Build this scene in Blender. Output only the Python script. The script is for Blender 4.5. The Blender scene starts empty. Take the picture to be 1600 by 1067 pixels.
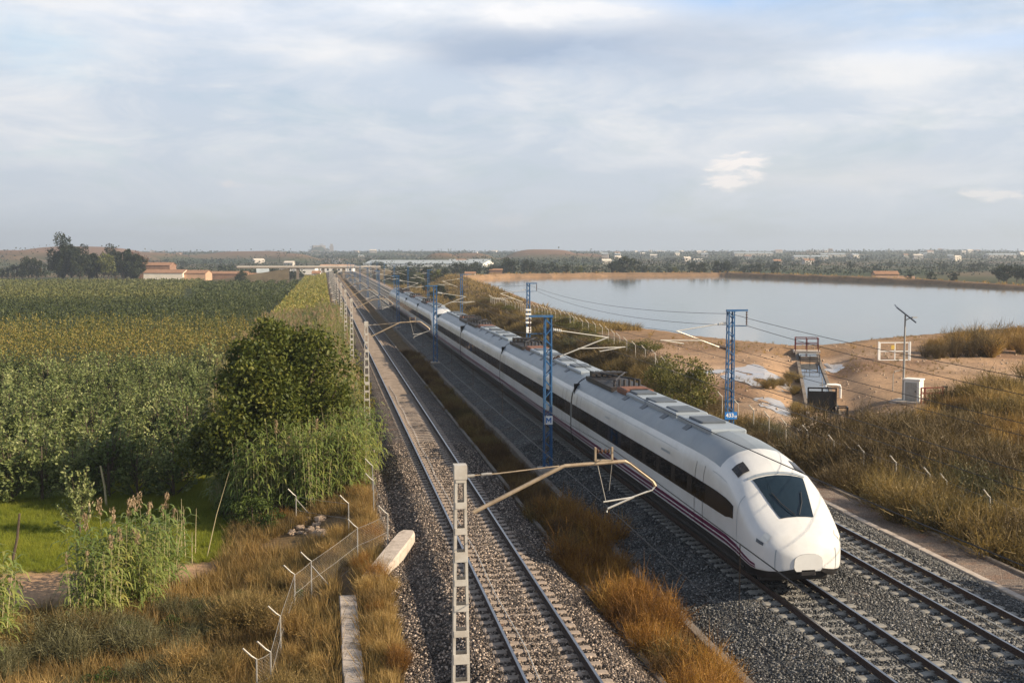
import bpy, math, random
import numpy as np
from mathutils import Vector, Matrix
random.seed(7); rng = np.random.default_rng(11)
S = bpy.context.scene; COL = S.collection
R = math.radians
# ------------------------------------------------------------------ camera
EYE = 10.0; FPX = 1780.0
PHI = math.atan(133.5/FPX); THE = math.atan(295/FPX*math.cos(PHI))
cF = Vector((math.sin(THE)*math.cos(PHI), math.cos(THE)*math.cos(PHI), -math.sin(PHI)))
cR = Vector((math.cos(THE), -math.sin(THE), 0)); cU = cR.cross(cF)
cd = bpy.data.cameras.new('camera'); cam = bpy.data.objects.new('camera', cd); COL.objects.link(cam)
cd.sensor_width = 36; cd.lens = 36*FPX/1600; cd.clip_start = .5; cd.clip_end = 20000
cam.location = (0, 0, EYE)
cam.rotation_euler = Matrix((cR, cU, -cF)).transposed().to_euler()
S.camera = cam

def ray(u, v):
    return (cF*FPX + cR*(u-800) - cU*(v-533.5)).normalized()
def at(u, v, z=0.0):
    d = ray(u, v); t = (z-EYE)/d.z
    return (d.x*t, d.y*t, z)
def at_dist(u, v, Z):            # world point of pixel at a camera depth Z
    return cam.location + (cF*FPX + cR*(u-800) - cU*(v-533.5))*(Z/FPX)

# ------------------------------------------------------------------ terrain
def smooth(a, b, x):
    t = np.clip((x-a)/(b-a), 0, 1); return t*t*(3-2*t)
def wob(x, y, s, k=0):
    x = np.asarray(x, float)/s; y = np.asarray(y, float)/s
    return (np.sin(x*1.3+y*.7+k)+np.sin(x*.6-y*1.7+2.1*k+1)+np.sin(x*2.3+y*2.9+k*3+.5)*.5+np.sin(-x*3.7+y*3.1+k+2)*.35)/2.85

WZ = 1.0
shore_px = [(722,438),(760,449),(800,460),(850,478),(905,497),(980,514),(1050,523),(1100,531),(1180,540),(1245,546),(1290,544),(1340,537),
            (1400,531),(1500,523),(1600,515),(1900,500),(1900,468),(1600,452),(1450,444),(1300,438),(1130,431.5),(950,432),(800,434)]
SHORE = np.array([at(u, v, WZ)[:2] for u, v in shore_px])
def shore_sd(X, Y):
    X = np.asarray(X, float); Y = np.asarray(Y, float)
    d = np.full(X.shape, 1e18); ins = np.zeros(X.shape, bool); n = len(SHORE)
    for i in range(n):
        ax, ay = SHORE[i]; bx, by = SHORE[(i+1) % n]
        ex, ey = bx-ax, by-ay
        t = np.clip(((X-ax)*ex+(Y-ay)*ey)/(ex*ex+ey*ey), 0, 1)
        d = np.minimum(d, (X-ax-t*ex)**2+(Y-ay-t*ey)**2)
        with np.errstate(divide='ignore', invalid='ignore'):
            ins ^= ((ay > Y) != (by > Y)) & (X < (bx-ax)*(Y-ay)/(by-ay+1e-12)+ax)
    return np.sqrt(d)*np.where(ins, -1, 1)
PX = [-400, -8, -4, -1, .3, 1.2, 1.9, 2.75, 3.6, 7.3, 8.2, 8.35, 8.5, 9.3, 10.05, 10.2, 10.4, 12.2, 20.0, 20.9, 21.0, 22.6, 23.4, 25.5, 29, 400]
PZ = [-2.6,-2.6,-2.4,-1.8,-1.25,-1.1,-.8,-.72,-.215,-.215,-.74,-.75,-1.0,-1.2,-1.0,-.66,-.62,-.225,-.225,-.52,-.5,-.5,-1.0,-1.25,-1.0,-1.0]
def cam_to_world(u, dist):
    xc = (u-800)/FPX*dist
    return xc*cR.x+dist*math.sin(THE), xc*cR.y+dist*math.cos(THE)
HILLS = []
for (u, y, d, sp, dp) in [(130,386,1500,75,160),(30,391,1350,60,120),(220,394,1500,50,120),(395,393,1700,60,120),(455,396.5,1500,26,80),(500,385.5,3600,9,110),
                          (690,395,1250,20,60),(735,396,1400,30,80),(850,390,1500,45,110),(905,396,1500,40,80),(1150,396.5,2300,120,150),(1330,394,2300,90,150),
                          (1450,393.5,2500,60,130),(1560,395,2300,60,130),(600,395,2300,40,120),(330,396,2000,30,90)]:
    hx, hy = cam_to_world(u, d); HILLS.append((hx, hy, EYE+(400-y)*d/FPX, sp/FPX*d, dp))
CH0 = at(1260, 552, 1.15); CH1 = at(1284, 640, -.8)        # the channel's centre line
def ch_coords(X, Y):
    ex, ey = CH1[0]-CH0[0], CH1[1]-CH0[1]; L = math.hypot(ex, ey)
    t = ((X-CH0[0])*ex+(Y-CH0[1])*ey)/L
    return t, np.abs((X-CH0[0])*ey-(Y-CH0[1])*ex)/L, L
def hgt(X, Y):
    X = np.asarray(X, float); Y = np.asarray(Y, float)
    z = np.interp(X, PX, PZ)
    off = np.clip(np.maximum(-X-1, X-23)/4, 0, 1)
    z = z + off*(wob(X, Y, 7)*.16+wob(X, Y, 2.3, 2)*.05)
    # brushy mound at the right
    z = z + 2.7*np.exp(-((X-50)/11)**2-((Y-64)/13)**2) + 1.0*np.exp(-((X-62)/12)**2-((Y-92)/10)**2)*(X > 23)
    z = z + .5*np.exp(-((X-33)/4)**2-((Y-52)/10)**2)
    # reservoir banks
    sd = shore_sd(X, Y)
    top = 1.55+1.15*smooth(200, 420, Y)
    wid = np.where(Y < 135, 40., 15.)
    wid = 15+25*(1-smooth(110, 170, Y))
    rise = smooth(-3, 1.6, sd)
    out = smooth(4.0, wid, sd)
    zb = np.where(sd < 4.0, -2+(top+2)*rise, top*(1-out)+z*out)
    fade = smooth(23, 27, X)
    z = z*(1-fade)+zb*fade
    # far country
    Rr = np.hypot(X, Y)
    far = 20*smooth(620, 3600, Rr)+13*smooth(3800, 6500, Rr)+np.where(Rr > 500, 1, 0)*smooth(500, 1500, Rr)*(wob(X, Y, 150)*2.2+wob(X, Y, 60, 4)*.8)
    z = z+far*smooth(500, 900, Rr)
    for (hx, hy, hz, sx, sy) in HILLS:
        dx = (X-hx)*cR.x+(Y-hy)*cR.y; dy = (X-hx)*math.sin(THE)+(Y-hy)*math.cos(THE)
        z = np.maximum(z, (hz+1.0*wob(X, Y, 90, 1))*np.exp(-(dx/sx/1.35)**4-(dy/sy)**2)+z*(1-np.exp(-(dx/sx/1.35)**4-(dy/sy)**2)))
    # graded strip under the channel
    t, q, L = ch_coords(X, Y)
    g = np.where(t < 5, .95, np.interp(t, [0, 5, 6, L+2], [.95, .95, .45, -1.15]))
    w = (1-smooth(1.6, 4.2, q))*smooth(-1, .5, t)*(1-smooth(L+2, L+5, t))
    return z*(1-w)+g*w
def gz(x, y): return float(hgt(np.array([x]), np.array([y]))[0])
def ground(u, v):
    z = -1.
    for _ in range(60):
        x, y, _z = at(u, v, z); z = z*.5+gz(x, y)*.5
    return Vector((x, y, gz(x, y)))

# ------------------------------------------------------------------ materials
MATS = {}
def nodes(name):
    m = bpy.data.materials.new(name); m.use_nodes = True; nt = m.node_tree; nt.nodes.clear(); MATS[name] = m
    return m, nt, nt.nodes, nt.links
def N(nt, typ, **kw):
    n = nt.nodes.new(typ)
    for k, v in kw.items():
        if k.startswith('i_'): n.inputs[k[2:].replace('_', ' ')].default_value = v
        else: setattr(n, k, v)
    return n
def ramp(nt, fac, cols, pos=None):
    r = nt.nodes.new('ShaderNodeValToRGB'); e = r.color_ramp.elements
    pos = pos or [i/(len(cols)-1) for i in range(len(cols))]
    while len(e) < len(cols): e.new(.5)
    for i, (c, p) in enumerate(zip(cols, pos)): e[i].position = p; e[i].color = (*c, 1)
    nt.links.new(fac, r.inputs[0]); return r.outputs[0]
def mixc(nt, fac, a, b, mode='MIX'):
    m = nt.nodes.new('ShaderNodeMix'); m.data_type = 'RGBA'; m.blend_type = mode
    for s, v in ((m.inputs[0], fac), (m.inputs[6], a), (m.inputs[7], b)):
        if isinstance(v, (int, float)): s.default_value = v
        elif isinstance(v, tuple): s.default_value = (*v, 1)
        else: nt.links.new(v, s)
    return m.outputs[2]
def mth(nt, op, a, b=0., c=0.):
    m = nt.nodes.new('ShaderNodeMath'); m.operation = op
    for s, v in zip(m.inputs, (a, b, c)):
        if isinstance(v, (int, float)): s.default_value = v
        else: nt.links.new(v, s)
    return m.outputs[0]
def finish(nt, col, rough=.7, metal=0., bump=None, bs=.3, bd=.02, spec=.5):
    b = N(nt, 'ShaderNodeBsdfPrincipled'); o = N(nt, 'ShaderNodeOutputMaterial')
    if isinstance(col, tuple): b.inputs['Base Color'].default_value = (*col, 1)
    else: nt.links.new(col, b.inputs['Base Color'])
    if isinstance(rough, (int, float)): b.inputs['Roughness'].default_value = rough
    else: nt.links.new(rough, b.inputs['Roughness'])
    b.inputs['Metallic'].default_value = metal; b.inputs['Specular IOR Level'].default_value = spec
    if bump is not None:
        bn = N(nt, 'ShaderNodeBump', i_Strength=bs, i_Distance=bd); nt.links.new(bump, bn.inputs['Height']); nt.links.new(bn.outputs[0], b.inputs['Normal'])
    nt.links.new(b.outputs[0], o.inputs[0]); return b
def mat(name, col, rough=.6, metal=0., var=.25, scale=6., dirt=None, bump=.1, spec=.5):
    """painted / concrete / metal surface with mottled wear"""
    m, nt, ns, L = nodes(name)
    tc = N(nt, 'ShaderNodeTexCoord'); n = N(nt, 'ShaderNodeTexNoise', i_Scale=scale, i_Detail=6., i_Roughness=.65)
    L.new(tc.outputs['Object'], n.inputs[0])
    c = ramp(nt, n.outputs[0], [tuple(x*(1-var) for x in col), col, tuple(min(1, x*(1+var)) for x in col)], [.3, .5, .72])
    if dirt:
        n2 = N(nt, 'ShaderNodeTexNoise', i_Scale=scale*.35, i_Detail=8., i_Roughness=.7); L.new(tc.outputs['Object'], n2.inputs[0])
        f = mth(nt, 'MULTIPLY', mth(nt, 'SUBTRACT', n2.outputs[0], .48), 4.); f = mth(nt, 'MINIMUM', mth(nt, 'MAXIMUM', f, 0.), .8)
        c = mixc(nt, f, c, dirt)
    finish(nt, c, rough, metal, n.outputs[0], bump, .01, spec); return m
def foliage(name, cols, trans=.3, island=True, scale=.6, rough=.55):
    m, nt, ns, L = nodes(name)
    tc = N(nt, 'ShaderNodeNewGeometry'); oi = N(nt, 'ShaderNodeObjectInfo')
    n = N(nt, 'ShaderNodeTexNoise', i_Scale=scale, i_Detail=3.); L.new(tc.outputs['Position'], n.inputs[0])
    f = mth(nt, 'ADD', mth(nt, 'MULTIPLY', tc.outputs['Random Per Island'], .45), mth(nt, 'MULTIPLY', n.outputs[0], .75))
    f = mth(nt, 'ADD', f, mth(nt, 'MULTIPLY_ADD', oi.outputs['Random'], .3, -.25))
    c = ramp(nt, f, cols)
    b = N(nt, 'ShaderNodeBsdfPrincipled', i_Roughness=rough); b.inputs['Specular IOR Level'].default_value = .25
    L.new(c, b.inputs['Base Color'])
    t = N(nt, 'ShaderNodeBsdfTranslucent'); L.new(mixc(nt, 1., c, (1.25, 1.2, .7), 'MULTIPLY'), t.inputs[0])
    mx = N(nt, 'ShaderNodeMixShader', i_Fac=trans); L.new(b.outputs[0], mx.inputs[1]); L.new(t.outputs[0], mx.inputs[2])
    o = N(nt, 'ShaderNodeOutputMaterial'); L.new(mx.outputs[0], o.inputs[0]); return m

def ground_mat():
    m, nt, ns, L = nodes('ground')
    at_ = N(nt, 'ShaderNodeAttribute', attribute_name='gcol'); fa = N(nt, 'ShaderNodeAttribute', attribute_name='far')
    g = N(nt, 'ShaderNodeNewGeometry')
    n1 = N(nt, 'ShaderNodeTexNoise', i_Scale=.35, i_Detail=9., i_Roughness=.72); L.new(g.outputs['Position'], n1.inputs[0])
    n2 = N(nt, 'ShaderNodeTexNoise', i_Scale=5., i_Detail=6., i_Roughness=.7); L.new(g.outputs['Position'], n2.inputs[0])
    c = mixc(nt, .8, at_.outputs['Color'], ramp(nt, n1.outputs[0], [(.45, .47, .5), (1, 1, 1), (1.5, 1.42, 1.3)], [.28, .5, .75]), 'MULTIPLY')
    c = mixc(nt, .7, c, ramp(nt, n2.outputs[0], [(.5, .5, .5), (1, 1, 1), (1.5, 1.45, 1.4)], [.3, .5, .7]), 'MULTIPLY')
    # far patchwork of fields
    mp = N(nt, 'ShaderNodeMapping'); mp.inputs['Rotation'].default_value = (0, 0, .25); mp.inputs['Scale'].default_value = (.006, .011, .0)
    L.new(g.outputs['Position'], mp.inputs[0])
    v = N(nt, 'ShaderNodeTexVoronoi', i_Scale=1.); L.new(mp.outputs[0], v.inputs[0])
    sp = N(nt, 'ShaderNodeSeparateColor'); L.new(v.outputs['Color'], sp.inputs[0])
    fc = ramp(nt, sp.outputs[0], [(.035,.05,.022), (.05,.062,.026), (.085,.075,.04), (.03,.042,.022), (.15,.105,.065), (.06,.07,.03), (.19,.14,.09)])
    n3 = N(nt, 'ShaderNodeTexNoise', i_Scale=.03, i_Detail=10., i_Roughness=.75); L.new(g.outputs['Position'], n3.inputs[0])
    fc = mixc(nt, .9, fc, ramp(nt, n3.outputs[0], [(.3, .34, .34), (1, 1, 1), (1.5, 1.4, 1.3)], [.36, .5, .68]), 'MULTIPLY')
    c = mixc(nt, fa.outputs['Fac'], c, fc)
    finish(nt, c, .95, 0, n2.outputs[0], .6, .06, .1); return m
def gravel_mat(name, cols, sc=17., fine=38.):
    m, nt, ns, L = nodes(name)
    g = N(nt, 'ShaderNodeNewGeometry')
    v = N(nt, 'ShaderNodeTexVoronoi', i_Scale=sc); L.new(g.outputs['Position'], v.inputs[0])
    v2 = N(nt, 'ShaderNodeTexVoronoi', i_Scale=fine); L.new(g.outputs['Position'], v2.inputs[0])
    sp = N(nt, 'ShaderNodeSeparateColor'); L.new(v.outputs['Color'], sp.inputs[0])
    sp2 = N(nt, 'ShaderNodeSeparateColor'); L.new(v2.outputs['Color'], sp2.inputs[0])
    f = mth(nt, 'ADD', mth(nt, 'MULTIPLY', sp.outputs[0], .65), mth(nt, 'MULTIPLY', sp2.outputs[1], .35))
    c = ramp(nt, f, cols, [0, .25, .45, .62, .78, .95][:len(cols)])
    nb = N(nt, 'ShaderNodeTexNoise', i_Scale=.9, i_Detail=6., i_Roughness=.7); L.new(g.outputs['Position'], nb.inputs[0])
    c = mixc(nt, ramp(nt, nb.outputs[0], [(0,)*3, (.7,)*3], [.5, .68]), c, mixc(nt, 1., c, (1.1, .72, .5), 'MULTIPLY'))
    n = N(nt, 'ShaderNodeTexNoise', i_Scale=.5, i_Detail=5., i_Roughness=.6); L.new(g.outputs['Position'], n.inputs[0])
    c = mixc(nt, .85, c, ramp(nt, n.outputs[0], [(.6, .56, .52), (1, 1, 1), (1.35, 1.3, 1.25)], [.3, .5, .7]), 'MULTIPLY')
    hgt_ = mth(nt, 'ADD', mth(nt, 'MULTIPLY', v.outputs['Distance'], -1.), mth(nt, 'MULTIPLY', v2.outputs['Distance'], -.4))
    hgt_ = mth(nt, 'ADD', hgt_, mth(nt, 'MULTIPLY', sp.outputs[2], .6))
    finish(nt, c, .8, 0, hgt_, 1., .07, .35); return m
def water_mat(name, col=(.05, .075, .08), rough=.06, sc=1.6, bs=.05):
    m, nt, ns, L = nodes(name)
    g = N(nt, 'ShaderNodeNewGeometry')
    mp = N(nt, 'ShaderNodeMapping'); mp.inputs['Scale'].default_value = (1, .5, 1); L.new(g.outputs['Position'], mp.inputs[0])
    n = N(nt, 'ShaderNodeTexNoise', i_Scale=sc, i_Detail=4.); L.new(mp.outputs[0], n.inputs[0])
    w = N(nt, 'ShaderNodeTexNoise', i_Scale=.02, i_Detail=4., i_Distortion=.6); L.new(mp.outputs[0], w.inputs[0])
    hh = mth(nt, 'MULTIPLY', n.outputs[0], ramp(nt, w.outputs[0], [(.25,)*3, (1,)*3], [.42, .6]))
    b = finish(nt, col, rough, 0, hh, bs, .05, .5); b.inputs['IOR'].default_value = 1.33; return m
def mesh_mat(name, col, cell, wire):
    """wire netting: open between the wires"""
    m, nt, ns, L = nodes(name)
    uv = N(nt, 'ShaderNodeAttribute', attribute_name='mesh_uv')
    sx = N(nt, 'ShaderNodeSeparateXYZ'); L.new(uv.outputs['Vector'], sx.inputs[0])
    a = mth(nt, 'FRACT', mth(nt, 'DIVIDE', mth(nt, 'ADD', sx.outputs[0], sx.outputs[1]), cell))
    b = mth(nt, 'FRACT', mth(nt, 'DIVIDE', mth(nt, 'SUBTRACT', sx.outputs[0], sx.outputs[1]), cell))
    w = mth(nt, 'MAXIMUM', mth(nt, 'LESS_THAN', a, wire/cell), mth(nt, 'LESS_THAN', b, wire/cell))
    p = N(nt, 'ShaderNodeBsdfPrincipled', i_Roughness=.5); p.inputs['Base Color'].default_value = (*col, 1)
    t = N(nt, 'ShaderNodeBsdfTransparent'); mx = N(nt, 'ShaderNodeMixShader'); L.new(w, mx.inputs[0]); L.new(t.outputs[0], mx.inputs[1]); L.new(p.outputs[0], mx.inputs[2])
    o = N(nt, 'ShaderNodeOutputMaterial'); L.new(mx.outputs[0], o.inputs[0]); return m

M = {}
M['ground'] = ground_mat()
M['gravel_l'] = gravel_mat('gravel_l', [(.012,.011,.011),(.03,.026,.023),(.065,.053,.046),(.12,.098,.083),(.26,.21,.175),(.62,.54,.46)])
M['gravel_r'] = gravel_mat('gravel_r', [(.018,.019,.02),(.04,.041,.042),(.075,.076,.076),(.12,.12,.117),(.2,.2,.19),(.48,.47,.45)])
M['path'] = gravel_mat('path', [(.16,.12,.10),(.2,.155,.13),(.25,.19,.155),(.3,.24,.2),(.36,.3,.25),(.5,.42,.36)], 24, 60)
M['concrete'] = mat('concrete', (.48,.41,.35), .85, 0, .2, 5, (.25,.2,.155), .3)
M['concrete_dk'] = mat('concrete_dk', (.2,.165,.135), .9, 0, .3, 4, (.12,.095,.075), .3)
M['sleeper'] = mat('sleeper', (.33,.265,.215), .85, 0, .25, 3, (.17,.13,.10), .2)
M['sleeper_r'] = mat('sleeper_r', (.24,.23,.21), .85, 0, .25, 3, (.13,.12,.11), .2)
M['rail_side'] = mat('rail_side', (.045,.025,.018), .8, 0, .35, 9)
M['rail_top'] = mat('rail_top', (.32,.32,.34), .33, 1, .15, 3)
M['galv'] = mat('galv', (.34,.33,.31), .5, .25, .15, 5, (.34,.3,.26))
M['mast'] = mat('mast', (.52,.49,.44), .55, .1, .15, 4, (.38,.32,.25))
M['blue'] = mat('blue', (.025,.105,.25), .5, 0, .3, 3, (.06,.12,.2))
M['blue_hi'] = mat('blue_hi', (.02,.17,.5), .4, 0, .1, 3)
M['beige_tube'] = mat('beige_tube', (.42,.33,.23), .5, .3, .2, 7, (.28,.2,.13))
M['alu'] = mat('alu', (.72,.68,.6), .4, .5, .1, 5)
M['ceramic'] = mat('ceramic', (.10,.055,.035), .25, 0, .2, 9)
M['white_ins'] = mat('white_ins', (.75,.73,.68), .3, 0, .1, 9)
M['wire'] = mat('wire', (.035,.028,.025), .5, .6, .1, 1)
M['white'] = mat('white', (.8,.8,.78), .4, 0, .05, 2)
M['train'] = mat('train', (.66,.66,.655), .25, 0, .05, .8, (.54,.525,.50), .01, .5)
M['train_roof'] = mat('train_roof', (.20,.235,.27), .4, 0, .12, .9, (.27,.29,.31), .03)
M['roof_box'] = mat('roof_box', (.29,.33,.37), .4, 0, .1, .9, (.22,.25,.28), .03)
M['dark_eq'] = mat('dark_eq', (.03,.028,.03), .55, .2, .4, 3, (.06,.045,.04))
M['rusty_eq'] = mat('rusty_eq', (.2,.08,.04), .7, 0, .4, 3, (.06,.045,.04))
M['purple'] = mat('purple', (.115,.012,.055), .3, 0, .05, 2)
M['skirt'] = mat('skirt', (.02,.018,.019), .55, 0, .4, 2, (.04,.033,.03))
M['far_wall'] = mat('far_wall', (.52,.47,.42), .9, 0, .12, .3)
M['under'] = mat('under', (.02,.018,.017), .8, 0, .4, 3)
def glass(name, col, r=.05):
    m, nt, ns, L = nodes(name); b = finish(nt, col, r, 0, None, spec=.6); return m
M['band'] = mat('band', (.035,.029,.026), .12, 0, .3, .6, None, .01, .4)
M['windscreen'] = glass('windscreen', (.008,.018,.028), .03); M['pane'] = glass('pane', (.006,.006,.007), .03)
M['lamp_glass'] = glass('lamp_glass', (.7,.7,.66), .1)
M['water'] = water_mat('water', bs=.12)
M['pool'] = water_mat('pool', (.12,.13,.14), .03, 5, .02)
M['puddle'] = mat('puddle', (.36,.33,.31), .12, 0, .12, 2, (.45,.36,.29), .1)
M['bark'] = mat('bark', (.09,.065,.045), .9, 0, .4, 8, None, .6)
M['wet'] = mat('wet', (.14,.09,.06), .5, 0, .3, 2)
M['red'] = mat('red', (.16,.025,.02), .6, 0, .3, 6)
M['black_steel'] = mat('black_steel', (.02,.02,.022), .5, .3, .3, 4)
M['rock'] = mat('rock', (.36,.27,.2), .9, 0, .35, 3, (.2,.15,.11), .6)
M['brick_dk'] = mat('brick_dk', (.26,.15,.1), .85, 0, .3, .6)
M['plaster'] = mat('plaster', (.72,.64,.54), .85, 0, .1, .5)
M['plaster_w'] = mat('plaster_w', (.8,.77,.72), .85, 0, .08, .5)
M['roof_dark'] = mat('roof_dark', (.085,.10,.12), .5, 0, .2, 2)
M['orange_wall'] = mat('orange_wall', (.52,.32,.21), .85, 0, .15, .5)
M['tile'] = mat('tile', (.3,.16,.09), .85, 0, .3, .8)
M['grey_roof'] = mat('grey_roof', (.36,.4,.42), .6, 0, .15, .3)
M['far_stone'] = mat('far_stone', (.3,.27,.25), .9, 0, .2, .1)
M['yellow'] = mat('yellow', (.6,.42,.08), .5, 0, .1, 3)
M['solar'] = mat('solar', (.012,.015,.03), .15, 0, .2, 3)
M['net'] = mesh_mat('net', (.3,.27,.24), .09, .0045)
# foliage palettes
M['lf_orch'] = foliage('lf_orch', [(.035,.05,.015),(.08,.11,.032),(.155,.19,.065),(.29,.32,.13),(.50,.50,.25)], .25)
M['lf_yel'] = foliage('lf_yel', [(.04,.052,.012),(.08,.09,.02),(.15,.145,.035),(.26,.21,.055),(.27,.15,.045)], .3, scale=.12)
M['lf_dkfield'] = foliage('lf_dkfield', [(.03,.042,.012),(.048,.064,.018),(.078,.09,.026),(.11,.112,.035)], .2, scale=.03)
M['lf_field2'] = foliage('lf_field2', [(.06,.075,.02),(.09,.105,.028),(.13,.13,.04),(.16,.15,.05)], .2, scale=.03)
M['lf_tree'] = foliage('lf_tree', [(.018,.028,.006),(.035,.05,.009),(.06,.08,.014),(.11,.125,.022),(.21,.20,.04)], .25, scale=.9)
M['lf_far'] = foliage('lf_far', [(.012,.018,.008),(.02,.03,.012),(.034,.045,.016),(.06,.066,.024)], .15, scale=.05)
M['lf_farbr'] = foliage('lf_farbr', [(.08,.04,.025),(.12,.06,.035),(.16,.085,.045)], .15, scale=.2)
M['lf_farye'] = foliage('lf_farye', [(.07,.08,.02),(.11,.12,.03),(.16,.16,.04)], .15, scale=.2)
M['reed'] = foliage('reed', [(.09,.13,.035),(.14,.20,.055),(.21,.27,.08),(.32,.34,.10),(.45,.38,.12)], .4, scale=.7, rough=.45)
M['reedhedge'] = foliage('reedhedge', [(.08,.11,.03),(.14,.165,.045),(.21,.22,.06),(.29,.25,.07),(.36,.25,.08)], .35, scale=.3, rough=.45)
M['plume'] = foliage('plume', [(.26,.18,.12),(.36,.26,.17),(.46,.35,.24)], .3)
M['cane'] = mat('cane', (.4,.34,.2), .6, 0, .2, 5)
M['dry'] = foliage('dry', [(.09,.055,.022),(.19,.12,.045),(.31,.20,.075),(.44,.30,.115),(.56,.42,.19)], .3, scale=.5)
M['dryolive'] = foliage('dryolive', [(.05,.04,.018),(.105,.08,.033),(.20,.145,.058),(.33,.235,.095),(.50,.37,.17)], .3, scale=.35)
M['rust'] = foliage('rust', [(.055,.03,.015),(.12,.06,.024),(.24,.12,.034),(.40,.21,.05),(.54,.35,.10)], .35, scale=.8)
M['rust_shade'] = foliage('rust_shade', [(.055,.035,.02),(.10,.06,.03),(.16,.095,.042),(.24,.15,.06),(.30,.24,.08)], .3, scale=.5)  # rust brush darkened: the shade over the ditch is put into the colour
M['greyshrub'] = foliage('greyshrub', [(.05,.048,.025),(.09,.085,.042),(.15,.14,.07),(.24,.215,.12)], .2, scale=.6)
M['brownshrub'] = foliage('brownshrub', [(.04,.028,.016),(.085,.06,.03),(.15,.108,.05),(.24,.18,.085)], .2, scale=.6)
M['grass'] = foliage('grass', [(.09,.13,.015),(.16,.20,.022),(.26,.28,.035),(.38,.36,.06)], .35, scale=.4)
M['greenbush'] = foliage('greenbush', [(.03,.05,.012),(.055,.085,.018),(.09,.125,.03),(.14,.17,.045)], .3, scale=.9)

# ------------------------------------------------------------------ object helpers
def tag(o, label=None, cat=None, group=None, kind=None):
    if label: o['label'] = label
    if cat: o['category'] = cat
    if group: o['group'] = group
    if kind: o['kind'] = kind
    return o
def empty(name, loc=(0,0,0), rz=0., label=None, cat=None, group=None):
    o = bpy.data.objects.new(name, None); COL.objects.link(o); o.location = loc; o.rotation_euler = (0, 0, rz)
    o.empty_display_size = .3
    return tag(o, label, cat, group)
def link(name, me, parent=None, loc=None):
    o = bpy.data.objects.new(name, me); COL.objects.link(o)
    if parent: o.parent = parent
    if loc is not None: o.location = loc
    return o
def copy_tree(o, parent=None, **kw):
    c = o.copy(); COL.objects.link(c); c.parent = parent
    for ch in list(o.children): copy_tree(ch, c)
    return c
class MB:
    def __init__(s): s.v = []; s.f = []; s.m = []
    def quad(s, pts, mi=0):
        b = len(s.v); s.v += [tuple(p) for p in pts]; s.f.append(tuple(range(b, b+len(pts)))); s.m.append(mi); return s
    def box(s, lo, hi, mi=0, bev=0.):
        x0, y0, z0 = lo; x1, y1, z1 = hi; b = len(s.v)
        if bev:
            e = bev
            P = []
            for z, i in ((z0, 0), (z0+e, 1), (z1-e, 1), (z1, 0)):
                k = e*(1-i)
                P.append([(x0+e, y0+k, z), (x1-e, y0+k, z), (x1-k, y0+e, z), (x1-k, y1-e, z), (x1-e, y1-k, z), (x0+e, y1-k, z), (x0+k, y1-e, z), (x0+k, y0+e, z)])
            return s.rings(P, mi, True)
        s.v += [(x0,y0,z0),(x1,y0,z0),(x1,y1,z0),(x0,y1,z0),(x0,y0,z1),(x1,y0,z1),(x1,y1,z1),(x0,y1,z1)]
        for q in ((0,3,2,1),(4,5,6,7),(0,1,5,4),(1,2,6,5),(2,3,7,6),(3,0,4,7)): s.f.append(tuple(b+i for i in q)); s.m.append(mi)
        return s
    def rings(s, rs, mi=0, caps=True, closed=True):
        b = len(s.v); n = len(rs[0])
        for r in rs: s.v += [tuple(p) for p in r]
        for i in range(len(rs)-1):
            for j in range(n if closed else n-1):
                k = (j+1) % n
                s.f.append((b+i*n+j, b+i*n+k, b+(i+1)*n+k, b+(i+1)*n+j)); s.m.append(mi)
        if caps:
            s.f.append(tuple(b+j for j in reversed(range(n)))); s.m.append(mi)
            s.f.append(tuple(b+(len(rs)-1)*n+j for j in range(n))); s.m.append(mi)
        return s
    def tube(s, pts, r, n=6, mi=0, radii=None):
        pts = [Vector(p) for p in pts]; rs = []
        for i, p in enumerate(pts):
            d = (pts[min(i+1, len(pts)-1)]-pts[max(i-1, 0)]).normalized()
            a = Vector((0, 0, 1)) if abs(d.z) < .9 else Vector((1, 0, 0))
            u = d.cross(a).normalized(); w = u.cross(d).normalized(); rr = radii[i] if radii else r
            rs.append([p+(u*math.cos(2*math.pi*k/n)+w*math.sin(2*math.pi*k/n))*rr for k in range(n)])
        return s.rings(rs, mi)
    def bar(s, p, q, w, h, mi=0, up=(0, 0, 1)):
        p = Vector(p); q = Vector(q); d = (q-p).normalized(); up = Vector(up)
        if abs(d.dot(up)) > .95: up = Vector((1, 0, 0))
        u = d.cross(up).normalized(); t = u.cross(d).normalized()
        return s.rings([[c+u*(a*w/2)+t*(b*h/2) for a, b in ((-1,-1),(1,-1),(1,1),(-1,1))] for c in (p, q)], mi)
    def mesh(s, name, mats, smooth=False):
        me = bpy.data.meshes.new(name); me.from_pydata(s.v, [], s.f)
        for m in (mats if isinstance(mats, (list, tuple)) else [mats]): me.materials.append(M[m])
        me.polygons.foreach_set('material_index', s.m)
        if smooth: me.polygons.foreach_set('use_smooth', [True]*len(s.f))
        me.update(); return me
    def build(s, name, mats, parent=None, loc=None, smooth=False):
        return link(name, s.mesh(name, mats, smooth), parent, loc)
def np_mesh(name, V, Q, m, smooth=False):
    me = bpy.data.meshes.new(name); V = np.asarray(V, np.float32); Q = np.asarray(Q, np.int32)
    me.vertices.add(len(V)); me.vertices.foreach_set('co', V.ravel())
    me.loops.add(Q.size); me.loops.foreach_set('vertex_index', Q.ravel())
    me.polygons.add(len(Q)); me.polygons.foreach_set('loop_start', np.arange(0, Q.size, 4, dtype=np.int32))
    if smooth: me.polygons.foreach_set('use_smooth', np.ones(len(Q), bool))
    for k in (m if isinstance(m, (list, tuple)) else [m]): me.materials.append(M[k])
    me.update(calc_edges=True); return me
def unit(a): return a/np.maximum(np.linalg.norm(a, axis=-1, keepdims=True), 1e-9)
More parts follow.
